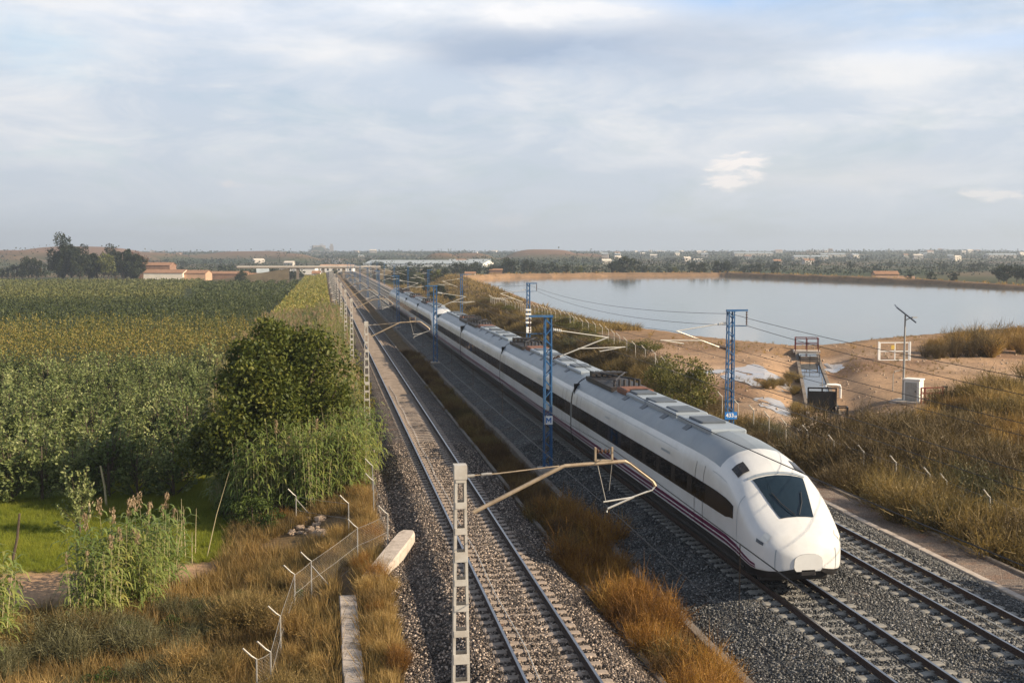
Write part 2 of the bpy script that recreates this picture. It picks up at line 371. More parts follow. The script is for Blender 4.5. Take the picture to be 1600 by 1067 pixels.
def leaves(P, L, W, D=None, jit=1.):
    """rhombic leaves at P; D = preferred direction"""
    n = len(P); d = rng.normal(size=(n, 3))
    if D is not None: d = unit(unit(D)+d*jit*.5)
    d = unit(d); s = unit(np.cross(d, rng.normal(size=(n, 3))))
    L = L*rng.uniform(.6, 1.3, (n, 1)); W = W*rng.uniform(.7, 1.3, (n, 1))
    V = np.stack([P-d*L*.5, P+s*W*.5, P+d*L*.5, P-s*W*.5], 1).reshape(-1, 3)
    return V, np.arange(4*n).reshape(n, 4)
def blades(B, T, W, droop=.0, seg=2):
    """bent tapering blades from B to T"""
    n = len(B); d = T-B; s = unit(np.cross(d, rng.normal(size=(n, 3))))
    rows = []
    for i in range(seg+1):
        t = i/seg; p = B+d*t; p = p+np.array([0, 0, 1.])*(droop*(1-(2*t-1)**2))[..., None] if np.ndim(droop) else p+np.array([0, 0, droop*(1-(2*t-1)**2)])
        w = W*(1-t*.92)*.5
        w = w[:, None] if np.ndim(w) else w
        rows += [p-s*w, p+s*w]
    V = np.stack(rows, 1).reshape(-1, 3); k = 2*(seg+1)
    Q = np.concatenate([np.array([[2*i, 2*i+1, 2*i+3, 2*i+2]]) for i in range(seg)])
    Q = (Q[None]+np.arange(n)[:, None, None]*k).reshape(-1, 4)
    return V, Q
def merge(parts):
    Vs, Qs, o = [], [], 0
    for V, Q in parts: Vs.append(V); Qs.append(Q+o); o += len(V)
    return np.concatenate(Vs), np.concatenate(Qs)
def scatter(tmpls, P, sc, rot=None, sz=None):
    """many turned and scaled copies of template meshes as one merged mesh"""
    P = np.asarray(P, float); n = len(P); sc = np.broadcast_to(sc, (n,)); sz = sc if sz is None else np.broadcast_to(sz, (n,))
    rot = rng.uniform(0, 6.283, n) if rot is None else rot; pick = rng.integers(0, len(tmpls), n); out = []
    for k, (V, Q) in enumerate(tmpls):
        i = np.where(pick == k)[0]
        if not len(i): continue
        c, s = np.cos(rot[i])[:, None], np.sin(rot[i])[:, None]
        x = (V[None, :, 0]*c-V[None, :, 1]*s)*sc[i][:, None]+P[i, 0:1]
        y = (V[None, :, 0]*s+V[None, :, 1]*c)*sc[i][:, None]+P[i, 1:2]
        z = V[None, :, 2]*sz[i][:, None]+P[i, 2:3]
        VV = np.stack([x, y, z], -1).reshape(-1, 3)
        QQ = (Q[None]+(np.arange(len(i))*len(V))[:, None, None]).reshape(-1, 4)
        out.append((VV, QQ))
    return merge(out)
# ------------------------------------------------------------------ world, sun, haze
SUN_DIR = Vector((math.cos(R(27))*.90, -math.cos(R(27))*.436, math.sin(R(27)))).normalized()
sl = bpy.data.lights.new('sun', 'SUN'); sl.energy = 5.0; sl.angle = R(.5); sl.color = (1, .83, .60)
so = bpy.data.objects.new('sun', sl); COL.objects.link(so); so.rotation_euler = SUN_DIR.to_track_quat('Z', 'Y').to_euler(); so.location = (60, -30, 60)
W = bpy.data.worlds.new('World'); S.world = W; W.use_nodes = True; nt = W.node_tree; nt.nodes.clear(); L = nt.links
sky = N(nt, 'ShaderNodeTexSky', sky_type='NISHITA', sun_disc=False, sun_elevation=R(27), sun_rotation=math.atan2(SUN_DIR.x, SUN_DIR.y))
tc = N(nt, 'ShaderNodeTexCoord'); sx = N(nt, 'ShaderNodeSeparateXYZ'); L.new(tc.outputs['Generated'], sx.inputs[0])
az = mth(nt, 'ARCTAN2', sx.outputs[0], sx.outputs[1]); el = mth(nt, 'ARCSINE', sx.outputs[2])
cb = N(nt, 'ShaderNodeCombineXYZ'); L.new(mth(nt, 'MULTIPLY', az, 5.), cb.inputs[0]); L.new(mth(nt, 'MULTIPLY', el, 17.), cb.inputs[1])
def noi(sc, det, off, dist=0.):
    mp = N(nt, 'ShaderNodeMapping'); mp.inputs['Location'].default_value = (off, off*1.7, off*.3); L.new(cb.outputs[0], mp.inputs[0])
    n = N(nt, 'ShaderNodeTexNoise', i_Scale=sc, i_Detail=det, i_Roughness=.64, i_Distortion=dist); L.new(mp.outputs[0], n.inputs[0]); return n.outputs[0]
nd = noi(1.8, 9., 9.)
nf = noi(5.5, 10., 17., .4)
def blob(u, v, su, sv, warp=.5, crisp=False):
    a0 = THE+math.atan((u-800)/FPX); e0 = math.atan((400-v)/FPX)
    da = mth(nt, 'DIVIDE', mth(nt, 'SUBTRACT', az, a0), su/FPX); de = mth(nt, 'DIVIDE', mth(nt, 'SUBTRACT', el, e0), sv/FPX)
    r2 = mth(nt, 'ADD', mth(nt, 'MULTIPLY', da, da), mth(nt, 'MULTIPLY', de, de))
    r2 = mth(nt, 'ADD', r2, mth(nt, 'MULTIPLY', mth(nt, 'SUBTRACT', nf if crisp else nd, .5), warp*(9 if crisp else 6)))
    g_ = mth(nt, 'MINIMUM', mth(nt, 'EXPONENT', mth(nt, 'MULTIPLY', r2, -1.)), 1.)
    if crisp: g_ = mth(nt, 'MINIMUM', mth(nt, 'MAXIMUM', mth(nt, 'MULTIPLY', mth(nt, 'SUBTRACT', g_, .3), 1.9), 0.), 1.)
    return g_
base = ramp(nt, mth(nt, 'MULTIPLY', el, 4.6), [(5.3,5.8,6.4), (5.1,5.65,6.4), (5.0,5.7,6.7), (5.3,6.1,7.3)], [0, .25, .6, 1])
n_a = noi(1.5, 11., 2., .7); n_b = noi(4.5, 10., 5., .8)
hi = mth(nt, 'MULTIPLY', ramp(nt, n_a, [(0,)*3, (1,)*3], [.42, .68]), mth(nt, 'MINIMUM', mth(nt, 'MULTIPLY', el, 9.), 1.))
c = mixc(nt, mth(nt, 'MULTIPLY', hi, .9), base, (7.3, 7.35, 7.6))
c = mixc(nt, mth(nt, 'MULTIPLY', ramp(nt, n_b, [(0,)*3, (1,)*3], [.5, .75]), mth(nt, 'MULTIPLY', hi, .45)), c, (8.0, 7.7, 7.4))
nis = mixc(nt, 1., sky.outputs[0], (.9, 1., 1.1), 'MULTIPLY')
gap = mth(nt, 'MULTIPLY', ramp(nt, noi(1.6, 7., 31., .4), [(0,)*3, (1,)*3], [.5, .74]), .45)
c = mixc(nt, gap, c, nis)
for (u, v, su, sv, col, a) in [(1150,2,190,30,(2.2,4.8,8.8),1.),(1330,50,150,22,(4.4,6.0,8.4),.6),(1490,98,170,18,(4.4,5.9,8.2),.8),(60,100,90,40,(4.8,6.6,8.0),.5),(860,84,200,32,(2.9,3.8,5.4),.9),(760,75,110,28,(3.4,4.2,5.5),.75),
                               (880,25,170,26,(8.6,8.5,8.6),.9),(1120,80,200,60,(4.6,5.1,6.0),.5),(540,95,110,22,(8.8,8.6,8.5),.6),(300,40,260,40,(8.4,8.4,8.8),.5),(620,25,90,22,(9.2,9.1,9.2),.6),(1390,130,150,32,(8.7,8.4,8.2),.6),
                               (1150,270,44,30,(9.2,8.5,8.1),.85),(1545,312,44,13,(8.2,7.7,7.4),.7),(365,294,20,9,(7.6,7.0,6.8),.4),(805,345,34,12,(7.0,6.7,6.6),.3),(1300,280,150,20,(6.8,6.7,6.8),.5)]:
    c = mixc(nt, mth(nt, 'MULTIPLY', blob(u, v, su, sv, .75 if sv < 60 else .4, su < 45), a), c, col)
# dome above the view: dimmed towards clear sky so skylight fills less
up = mth(nt, 'MULTIPLY', mth(nt, 'SUBTRACT', el, .30), 2.6); up = mth(nt, 'MINIMUM', mth(nt, 'MAXIMUM', up, 0.), .8)
c = mixc(nt, up, c, mixc(nt, 1., sky.outputs[0], (.8, .8, .8), 'MULTIPLY'))
c = mixc(nt, 1., c, (.775, .772, .762), 'MULTIPLY')
bg = N(nt, 'ShaderNodeBackground', i_Strength=.1); L.new(c, bg.inputs[0]); wo = N(nt, 'ShaderNodeOutputWorld'); L.new(bg.outputs[0], wo.inputs[0])
me = bpy.data.meshes.new('haze'); mb = MB().box((-7500, -250, -14), (8500, 8200, 130)); me.from_pydata(mb.v, [], mb.f)
hm = bpy.data.materials.new('haze'); hm.use_nodes = True; n_ = hm.node_tree; n_.nodes.clear()
pv = n_.nodes.new('ShaderNodeVolumePrincipled'); pv.inputs['Color'].default_value = (.70, .80, .94, 1); pv.inputs['Density'].default_value = 2.4e-4; pv.inputs['Anisotropy'].default_value = .2
ho = n_.nodes.new('ShaderNodeOutputMaterial'); n_.links.new(pv.outputs[0], ho.inputs['Volume']); me.materials.append(hm)
tag(link('haze', me), kind='stuff')
S.view_settings.view_transform = 'Standard'; S.view_settings.look = 'None'; S.view_settings.exposure = .72; S.view_settings.gamma = 1
S.cycles.volume_bounces = 0; S.cycles.max_bounces = 8; S.cycles.transparent_max_bounces = 24

# ------------------------------------------------------------------ ground sheets
def lines(a, b, s0, g, c0=0.):
    out = [a]; sgn = 1 if b > a else -1
    while (b-out[-1])*sgn > 0: out.append(out[-1]+sgn*max(s0, g*abs(out[-1]-c0)))
    out[-1] = b; return out
ys = np.array([-60, -30, -10]+lines(0, 40, .6, 0)[:-1]+lines(40, 6500, .6, .0125))
dirt_c = np.array([.36,.24,.155]); dry_c = np.array([.17,.115,.06]); green_c = np.array([.115,.14,.022]); dk_c = np.array([.045,.055,.02]); bank_c = np.array([.27,.175,.105])
def gcolor(X, Y):
    C = np.empty(X.shape+(3,)); C[:] = dry_c
    def put(w, c): 
        nonlocal C
        w = np.clip(w, 0, 1)[..., None]; C = C*(1-w)+np.asarray(c)*w
    left = 1-smooth(-6, -3, X)
    lane = np.interp(X, [-12, -5], [44.3, 45.8])+wob(X, Y, 6)*.5; lh = np.interp(X, [-12, -5], [2.9, 1.4])
    put(left*smooth(0, 1.2, Y-lane-lh+.5), green_c)
    put(left*smooth(62, 70, Y), dk_c)
    put((1-smooth(-5.5, -3.5, X))*np.exp(-((Y-lane)/lh)**6), (.42,.27,.165))
    put(smooth(-1, 1, X)*(X < 3), (.16,.11,.065))
    right = smooth(23, 27, X)
    put(smooth(22.6, 24, X)*(X > 20), (.14,.10,.06))
    sd = shore_sd(X, Y)
    dz = right*smooth(60, 66, Y-.15*(X-30)+wob(X, Y, 5)*2)*(1-smooth(120, 150, Y))*smooth(26, 29, X)
    put(dz, dirt_c*(1+.0*X[..., None]) if False else dirt_c)
    put(dz*smooth(.0, .5, wob(X, Y, 6, 5))*.75, (.44,.33,.25))
    put(dz*smooth(.1, .6, wob(X, Y, 4, 9))*.7, (.17,.10,.065))
    put(dz*(1-smooth(6, 13, sd))*.85, (.19,.12,.08))
    put(right*(1-smooth(.3, 1.6, sd+wob(X, Y, 3)*.4)), (.10,.07,.05))
    put(right*np.exp(-((X-50)/13)**2-((Y-62)/12)**2)*1.3, (.2,.14,.07))
    put(right*(1-smooth(5, 14, np.abs(sd)))*smooth(80, 100, Y), bank_c)
    put(right*smooth(14, 18, sd)*smooth(130, 150, Y), (.13,.10,.05))
    put(right*smooth(6, 60, sd)*smooth(300, 340, Y), (.06,.065,.03))
    Rr = np.hypot(X, Y)
    for (hx, hy, hz_, sx_, sy_) in HILLS:
        dx = (X-hx)*cR.x+(Y-hy)*cR.y; dy = (X-hx)*math.sin(THE)+(Y-hy)*math.cos(THE)
        if hy < 1900: put(1.3*np.exp(-(dx/sx_/1.3)**4-(dy/sy_)**2), (.21,.125,.085))
    far = smooth(560, 750, Rr)
    for (hx, hy, hz_, sx_, sy_) in HILLS:
        dx = (X-hx)*cR.x+(Y-hy)*cR.y; dy = (X-hx)*math.sin(THE)+(Y-hy)*math.cos(THE)
        if hy < 1900: far = far*(1-.85*np.exp(-(dx/sx_/1.3)**4-(dy/sy_)**2))
    return C, far
def sheet(name, xs, m, colored=False, ymax=None, rough=0.):
    xs = np.array(xs, float); yy = ys if ymax is None else ys[ys <= ymax]
    X, Y = np.meshgrid(xs, yy, indexing='ij'); Z = hgt(X, Y)
    if rough: Z = Z+rng.normal(size=Z.shape)*rough*(1-np.isin(X, [xs[0], xs[-1]]))
    nx, ny = X.shape; V = np.stack([X, Y, Z], -1).reshape(-1, 3)
    i = (np.arange(nx-1)[:, None]*ny+np.arange(ny-1)[None]).ravel()
    me = np_mesh(name, V, np.stack([i, i+ny, i+ny+1, i+1], 1), m, True)
    if colored:
        C, far = gcolor(X, Y)
        a = me.attributes.new('gcol', 'FLOAT_COLOR', 'POINT'); a.data.foreach_set('color', np.concatenate([C, np.ones(C.shape[:2]+(1,))], -1).astype(np.float32).ravel())
        b = me.attributes.new('far', 'FLOAT', 'POINT'); b.data.foreach_set('value', far.astype(np.float32).ravel())
    return tag(link(name, me), kind='structure')
sheet('orchard_ground', sorted(lines(-4, -6000, .6, .02)+[-4+.5*i for i in range(1, 12)]+[1.9]), 'ground', True)
sheet('ballast', [1.9, 2.3, 2.75, 3.0, 3.3, 3.6]+[3.6+.37*i for i in range(1, 10)]+[7.3, 7.6, 7.9, 8.2], 'gravel_l', rough=.012)
sheet('ditch', [8.2, 8.35, 8.5, 8.9, 9.3, 9.7, 10.05, 10.2], 'ground', True)
sheet('ballast', [10.2, 10.4, 10.9, 11.5, 12.2]+[12.2+.39*i for i in range(1, 20)]+[20.0, 20.4, 20.9], 'gravel_r', rough=.012)
sheet('footpath', [20.9, 21.0, 21.5, 22.0, 22.6], 'path', rough=.008)
sheet('ground', [22.6, 23.0, 23.4, 24, 24.6]+lines(25.5, 7500, .6, .0125, 22), 'ground', True)
# water
mb = MB(); mb.quad([(x, y, WZ) for x, y in SHORE][::-1]); w_ = mb.build('water', 'water'); tag(w_, kind='structure')
# the strip edges of the walkway and the ditch
def edge_strip(name, x0, x1, y0, y1, zt, h, m, label, cat, seg=3.0, jag=.03):
    r = empty(name, ((x0+x1)/2, y0, zt), 0, label, cat); mb = MB(); y = y0
    while y < y1:
        e = min(y+seg, y1); j = random.uniform(-jag, jag)
        mb.box((x0-(x0+x1)/2+j, y-y0+.02, -h), (x1-(x0+x1)/2+j, e-y0-.02, random.uniform(-.015, .015)), bev=.02); y = e
    mb.build('kerb_slab', m, r); return r
edge_strip('concrete_kerb', 20.78, 21.06, 4, 560, -.38, .3, 'concrete', 'pale broken concrete kerb between right hand ballast and gravel walkway', 'kerb')
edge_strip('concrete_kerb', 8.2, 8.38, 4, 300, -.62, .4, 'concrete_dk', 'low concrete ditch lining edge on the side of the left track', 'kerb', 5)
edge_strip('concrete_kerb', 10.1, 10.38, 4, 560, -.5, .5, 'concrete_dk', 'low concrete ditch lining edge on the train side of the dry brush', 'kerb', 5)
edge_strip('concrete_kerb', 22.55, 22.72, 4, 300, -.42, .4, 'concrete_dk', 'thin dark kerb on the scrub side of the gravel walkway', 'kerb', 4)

# ------------------------------------------------------------------ railway tracks
def sleeper_mesh(m, w):
    mb = MB(); h = w/2; g = .29
    xs = [-h, -h+.06, -.95, -.55, -.3, .3, .55, .95, h-.06, h]
    zt = [-.02, .0, .0, .0, -.035, -.035, .0, .0, .0, -.02]; wd = [.12, .135, .135, .13, .11, .11, .13, .135, .135, .12]
    rs = [[(x, -a-.03, -.2), (x, -a, z-.02), (x, -a+.03, z), (x, a-.03, z), (x, a, z-.02), (x, a+.03, -.2)] for x, z, a in zip(xs, zt, wd)]
    mb.rings(rs)
    for s in (-1, 1):
        for o in (-.11, .11): mb.box((s*g*0+s*.8+o-.04, -.06, 0), (s*.8+o+.04, .06, .03))
    return mb.mesh('sleeper', m)
def track(X, gauge, sm, label, y0, off, cable):
    t = empty('railway_track', (X, 0, 0), 0, label, 'railway track')
    prof = [(-.036,0),(-.034,-.012),(-.034,-.04),(-.01,-.055),(-.01,-.13),(-.07,-.148),(-.07,-.165),(.07,-.165),(.07,-.148),(.01,-.13),(.01,-.055),(.034,-.04),(.034,-.012),(.036,0)]
    yy = [4, 60, 160, 320, 560, 900]
    for s in (-1, 1):
        mb = MB(); x = s*gauge/2+s*.036
        mb.rings([[(x+a, y, b) for a, b in prof] for y in yy])
        n = len(prof)
        for k, f in enumerate(mb.f):
            if len(f) == 4 and f[0] % n == n-1: mb.m[k] = 1
        # worn running strip: the closing face of the profile is the head top
        mb.build('rail', ['rail_side', 'rail_top'], t)
    me = sleeper_mesh(sm, 2.6); k = 0; y = y0+off
    while k < 100:
        o = link('sleeper', me, t, (random.uniform(-.015, .015), y, -.168)); o.rotation_euler = (0, 0, random.uniform(-.008, .008)); y += .6; k += 1
    mb = MB()
    while y < 560:
        mb.box((-1.3, y-.13, -.3), (1.3, y+.13, -.17)); y += .6
    r = mb.build('distant_sleepers', sm, t); r['kind'] = 'stuff'
    if cable:
        mb = MB(); pts = []; y = 10
        while y < 90: pts.append((cable+.04*math.sin(y*.7)+random.uniform(-.01, .01), y, -.15+random.uniform(0, .015))); y += 1.3
        mb.tube(pts, .014, 5).build('track_cable', 'alu', t)
track(5.48, 1.668, 'sleeper', 'sunlit left railway track with pinkish sleepers beside the lattice masts', 20, 0, -.45)
track(13.94, 1.435, 'sleeper_r', 'middle railway track under the white passenger train', 22, .2, 0)
track(18.15, 1.435, 'sleeper_r', 'empty grey railway track nearest the gravel walkway', 24, .35, .02)

# ------------------------------------------------------------------ passenger train
TX = 13.94
SEC = [(1.22,.32),(1.34,.55),(1.42,.86),(1.445,.93),(1.452,1.0),(1.458,1.06),(1.462,1.13),(1.466,1.22),(1.468,1.76),(1.45,2.5),(1.41,2.85),(1.34,3.1),(1.2,3.36),(.98,3.6),(.66,3.78),(.33,3.87),(0,3.9)]
def sec_at(k):          # k along the half section, 0 bottom .. len-1 top
    i = min(int(k), len(SEC)-2); f = k-i; return SEC[i][0]*(1-f)+SEC[i+1][0]*f, SEC[i][1]*(1-f)+SEC[i+1][1]*f
KT = len(SEC)-1
ST = np.array([0,.12,.35,.7,1.1,1.6,2.2,2.9,3.7,4.6,5.6,7.0])
TZ = np.array([1.30,1.62,1.92,2.12,2.32,2.66,3.06,3.42,3.66,3.8,3.88,3.9])
TW = np.array([.30,.56,.78,.92,.975,.995,1,1,1,1,1,1])
BZ = np.array([.78,.62,.52,.45,.40,.36,.33,.32,.32,.32,.32,.32])
NOSE = [True]
def surf(s, k, off=0., side=1):
    """train surface: s metres behind the tip, k up the half section"""
    if s >= 7 or not NOSE[0]: w, tz, bz = 1, 3.9, .32
    else: w, tz, bz = np.interp(s, ST, TW), np.interp(s, ST, TZ), np.interp(s, ST, BZ)
    x, z = sec_at(k); zz = bz+(z-.32)*(tz-bz)/(3.9-.32)
    # the belt lines stay level while the hood drops
    cut = 2.1; lev = z if z < cut else cut+(z-cut)*(tz-cut)/(3.9-cut)
    f = float(smooth(.6, 3.0, s)); zz = zz*(1-f)+lev*f
    n = Vector((x if k < KT else 0, 0, (z-2.1)*.9)).normalized() if True else None
    return Vector((side*(x*w+n.x*off), s-(off if s < 7 and NOSE[0] else 0)*np.interp(s, [0, 3, 7], [1, .7, 0]), zz+n.z*off))
def patch(ss, ks, off, sides=(-1, 1)):
    mb = MB()
    for sd_ in sides:
        rs = []
        for s in ss:
            kk = ks(s) if callable(ks) else ks
            rs.append([surf(s, k, off, sd_) for k in kk])
        mb.rings(rs, 0, False, False)
    return mb
def kz(z):
    for i in range(KT):
        if SEC[i][1] <= z <= SEC[i+1][1]: return i+(z-SEC[i][1])/(SEC[i+1][1]-SEC[i][1])
def seq(a, b, n): return [a+(b-a)*i/(n-1) for i in range(n)]
def roof_gear(root, y0, y1, heavy_at):
    mb = MB(); y = y0+.8
    i = 0
    while y < y1-3:
        l = random.uniform(3.2, 5.0); 
        mb.box((-.68, y, 3.72), (.68, y+l-.25, 3.95+.03*(i % 2)), bev=.06); y += l; i += 1
    mb.build('roof_unit', 'roof_box', root)
    for k in range(4):
        y = y0+(y1-y0)*(.16+.21*k); mb = MB()
        mb.box((-.5, y, 3.88), (.42, y+1.5, 4.03), bev=.03); mb.bar((-.9, y+.8, 3.62), (-.5, y+.8, 3.9), .5, .06)
        mb.build('roof_vent', 'roof_dark', root)
    a = heavy_at; mb = MB()
    mb.box((-.85, a-2.6, 3.72), (.85, a+2.6, 3.93))
    for k in range(6): mb.tube([(-.6+.24*k, a-2.2, 3.9), (-.6+.24*k, a-2.2, 4.25)], .06, 8)
    mb.tube([(-.6, a-2.3, 4.22), (.6, a+.5, 4.28)], .045); mb.tube([(.6, a-2.3, 4.22), (-.6, a+.5, 4.28)], .045)
    mb.bar((-.75, a+.6, 4.28), (.75, a+.6, 4.28), .12, .07); mb.bar((-.75, a+1.5, 4.2), (.75, a+1.5, 4.2), .3, .1)
    for k in range(5): mb.box((-.7+.28*k, a+1.9, 3.9), (-.52+.28*k, a+2.4, 4.2))
    mb.build('pantograph', ['dark_eq'], root)
    MB().box((-.7, a-4.6, 3.75), (.6, a-3.0, 4.03), bev=.05).build('roof_resistor', 'rusty_eq', root)
def bogie_mb(y):
    mb = MB(); mb.box((-1.1, y-1.7, .38), (1.1, y+1.7, .72))
    for o in (-1.25, 1.25):
        for s in (-1, 1):
            mb.rings([[(s*.72+dx, y+o+.44*math.cos(a), .44+.44*math.sin(a)) for a in [2*math.pi*i/20 for i in range(20)]] for dx in (-.06, .06)])
            mb.box((s*1.12-.12, y+o-.2, .3), (s*1.12+.12, y+o+.2, .6), bev=.03)
    return mb
def shell(root, s0, s1, nose):
    ss = ([s for s in list(np.arange(0, .5, .08))+list(np.arange(.5, 7, .25)) if s < s1] if nose else [])+[s for s in seq(max(s0, 7) if nose else s0, s1, 6)]
    for (nm, ka, kb, m, n) in [('skirt', 0, 2, 'skirt', 4), ('body_side', 2, 11.6, 'train', 22), ('roof', 11.6, KT, 'train_roof', 12)]:
        kk = seq(ka, kb, n)
        if nose and nm == 'roof':
            # front hood stays white: roof paint starts behind the cab
            patch([s for s in ss if s <= 4.1]+[4.1], kk, 0).build('cab_hood', 'train', root, smooth=True)
            patch([4.1]+[s for s in ss if s > 4.1], kk, 0).build(nm, m, root, smooth=True)
        else: patch(ss, kk, 0).build(nm, m, root, smooth=True)
    if nose:   # close the tip
        mb = MB(); ring = [surf(0, k) for k in seq(0, KT, 30)]+[surf(0, k, 0, -1) for k in seq(KT, 0, 30)]
        mb.quad([(p.x, p.y-.02, p.z) for p in ring]).build('nose_cap', 'train', root)
        MB().box((-1.1, 1.0, .22), (1.1, 1.25, .5), bev=.05).box((-.25, -.02, .62), (.25, .3, .86), bev=.04).build('coupler_cover', 'skirt', root)
    else: pass
    MB().box((-1.35, max(s0, 1.6 if nose else s0)+.06, .5), (1.35, s1-.06, .8)).box((-1.38, s1-.25, .8), (1.38, s1-.2, 3.5)).build('underframe', 'under', root)
BLK = kz(1.78), kz(2.46)
def carriage(train, y, length, nose, flip=False, mid_band=True):
    c = empty('end_carriage' if nose else 'carriage', (0, y, 0)); c.parent = train
    if flip: c.rotation_euler = (0, 0, math.pi)
    NOSE[0] = nose; e = length-.22; shell(c, 0, e, nose)
    ws = 3.1 if nose else .06; we = e-.12
    if nose:
        patch([2.35, 2.6, 3.0, 3.6]+seq(4.2, we, 8), lambda s: seq(BLK[0]+(0 if s > 3 else (3-s)*.3), BLK[1], 6), .012).build('window_band', 'band', c)
    else: patch(seq(ws, we, 6), seq(*BLK, 6), .012).build('window_band', 'band', c)
    st = ([.75, 1.0, 1.4, 2, 3]+seq(4, e, 6)) if nose else seq(0, e, 5)
    for a, b in ((.95, 1.04), (1.09, 1.22)): patch(st, seq(kz(a), kz(b), 3), .009).build('stripe', 'purple', c)
    wl = 1.35; y_ = (ws+1.9 if nose else ws+1.6)
    while y_+wl < we-1.4:
        for q in (-1, 1): patch([y_, y_+wl], seq(BLK[0]+.12, BLK[1]-.1, 4), .018, (q,)).build('window_pane', 'pane', c)
        y_ += wl+.55
    for z_ in (3.02, .93): patch(([3.2, 3.6]+seq(4.2, e, 5)) if nose else seq(0, e, 5), [kz(z_), kz(z_)+.06], .006).build('panel_seam', 'roof_box', c)
    # doors and small dark grilles
    dy = [e-2.0]+([5.2] if nose else [1.2])
    for d in dy:
        mb = patch([d, d+.03], seq(kz(1.0), kz(3.0), 8), .016); mb2 = patch([d+.85, d+.88], seq(kz(1.0), kz(3.0), 8), .016)
        b = len(mb.v); mb.v += mb2.v; mb.f += [tuple(i+b for i in f) for f in mb2.f]; mb.m += mb2.m
        mb.build('door_seam', 'dark_eq', c)
    patch([e*.35, e*.35+1.1], seq(kz(2.72), kz(2.80), 3), .012).build('vent_grille', 'roof_box', c)
    patch([e*.7, e*.7+.8], seq(kz(2.72), kz(2.78), 3), .012).build('vent_grille', 'roof_box', c)
    patch([e*.52, e*.52+1.2], seq(kz(1.42), kz(1.5), 3), .012).build('vent_grille', 'roof_box', c)
    if nose:
        wk = lambda s: seq(14.35-(s-.86)*0.55, KT, 8)
        patch(seq(.86, 2.4, 12), wk, .02).build('windscreen', 'windscreen', c, smooth=True)
        [patch(seq(2.8, 3.4, 4), seq(12.3, 13.7, 5), .02, (q,)).build('headlight_window', 'band', c) for q in (-1, 1)]
        patch(seq(2.46, 2.56, 3), seq(13.2, KT, 8), .022).build('visor_strip', 'roof_box', c)
        [patch(seq(.42, .62, 3), seq(10.2, 12.0, 5), .015, (q,)).build('headlight', 'lamp_glass', c) for q in (-1, 1)]
        patch([.2, .215], seq(3.5, 10, 10), .012).build('bonnet_seam', 'roof_box', c)
        for q in (-1, 1):
            MB().tube([surf(.9, KT-.2, .05, q), surf(1.35, KT-1.0, .05, q), surf(1.75, KT-1.4, .05, q)], .016, 5).build('wiper', 'dark_eq', c)
            patch(seq(2.0, 2.02, 2), seq(3, 12, 12), .01, (q,)).build('panel_seam', 'roof_box', c)
            patch(seq(.5, .75, 3), seq(9.3, 9.9, 3), .012, (q,)).build('fog_lamp', 'roof_dark', c)
    bogie_mb(4.4 if nose else 3.4).build('bogie', 'under', c); bogie_mb(e-3.2).build('bogie', 'under', c)
    MB().box((-1.0, -.02 if not nose else e-.9, .3), (1.0, e*.3, .55)).box((-1.15, e*.36, .28), (1.15, e*.66, .55), bev=.05).build('equipment_box', 'under', c)
    if not flip or nose: pass
    roof_gear(c, 6.0 if nose else .5, e-6, e-3.2)
    if True:
        mb = MB(); pr = [(a*.93, b) for a, b in SEC[1:]]; ring = [(x, z) for x, z in pr]+[(-x, z) for x, z in pr[::-1][1:]]
        mb.rings([[(x, yy, z-.05) for x, z in ring] for yy in (e-.02, e+.24)]); mb.build('gangway', 'under', c)
    return c
T = empty('passenger_train', (TX, 31, 0), 0, 'white passenger train with dark window band and purple stripes on middle track', 'train')
carriage(T, 0, 26, True); carriage(T, 26, 24, False); carriage(T, 50, 24, False)
carriage(T, 100, 26, True, True)
carriage(T, 100.5, 24.5, True); carriage(T, 125, 22, False); carriage(T, 147, 22, False)
carriage(T, 193.5, 24.5, True, True)

# loose ballast stones lying over the beds near enough to be told from their neighbours
def stone(seed):
    g = np.random.default_rng(seed); V = np.array([(x, y, z) for z in (-1, 1) for y in (-1, 1) for x in (-1, 1)], float)*.5*g.uniform(.6, 1.25, (8, 3))
    th = g.uniform(0, 3); c, s_ = math.cos(th), math.sin(th); V = V@np.array([[1, 0, 0], [0, c, -s_], [0, s_, c]])
    return V, np.array([[0,1,3,2][::-1],[4,5,7,6],[0,1,5,4],[1,3,7,5],[3,2,6,7],[2,0,4,6]])
STN = [stone(s) for s in range(6)]
def stones(n, x0, x1, y0, y1, m):
    x = rng.uniform(x0, x1, n); y = y0+(y1-y0)*rng.uniform(size=n)**1.5
    k = np.ones(n, bool)
    for X_, g_ in ((5.48, 1.668), (13.94, 1.435), (18.15, 1.435)):
        for s_ in (-1, 1): k &= np.abs(x-X_-s_*(g_/2+.036)) > .07
    x, y = x[k], y[k]; P = np.stack([x, y, hgt(x, y)+.008], 1); V, Q = scatter(STN, P, rng.uniform(.022, .06, len(x)))
    return tag(link('ballast_stones', np_mesh('ballast_stones', V, Q, m)), kind='stuff')
for k_, (a_, b_) in {'stone_l': ([(.025,.019,.016),(.075,.058,.047),(.15,.118,.096),(.29,.225,.18),(.6,.49,.4)], 'gravel_l'), 'stone_r': ([(.022,.023,.024),(.05,.051,.052),(.085,.085,.085),(.14,.14,.135),(.32,.31,.30)], 'gravel_r')}.items():
    m_, nt_, ns_, L_ = nodes(k_); g_ = N(nt_, 'ShaderNodeNewGeometry'); finish(nt_, ramp(nt_, g_.outputs['Random Per Island'], a_, [0, .35, .62, .82, 1]), .7, spec=.4); M[k_] = m_
stones(52000, 1.9, 8.2, 22, 62, 'stone_l'); stones(80000, 10.4, 20.9, 22, 62, 'stone_r')
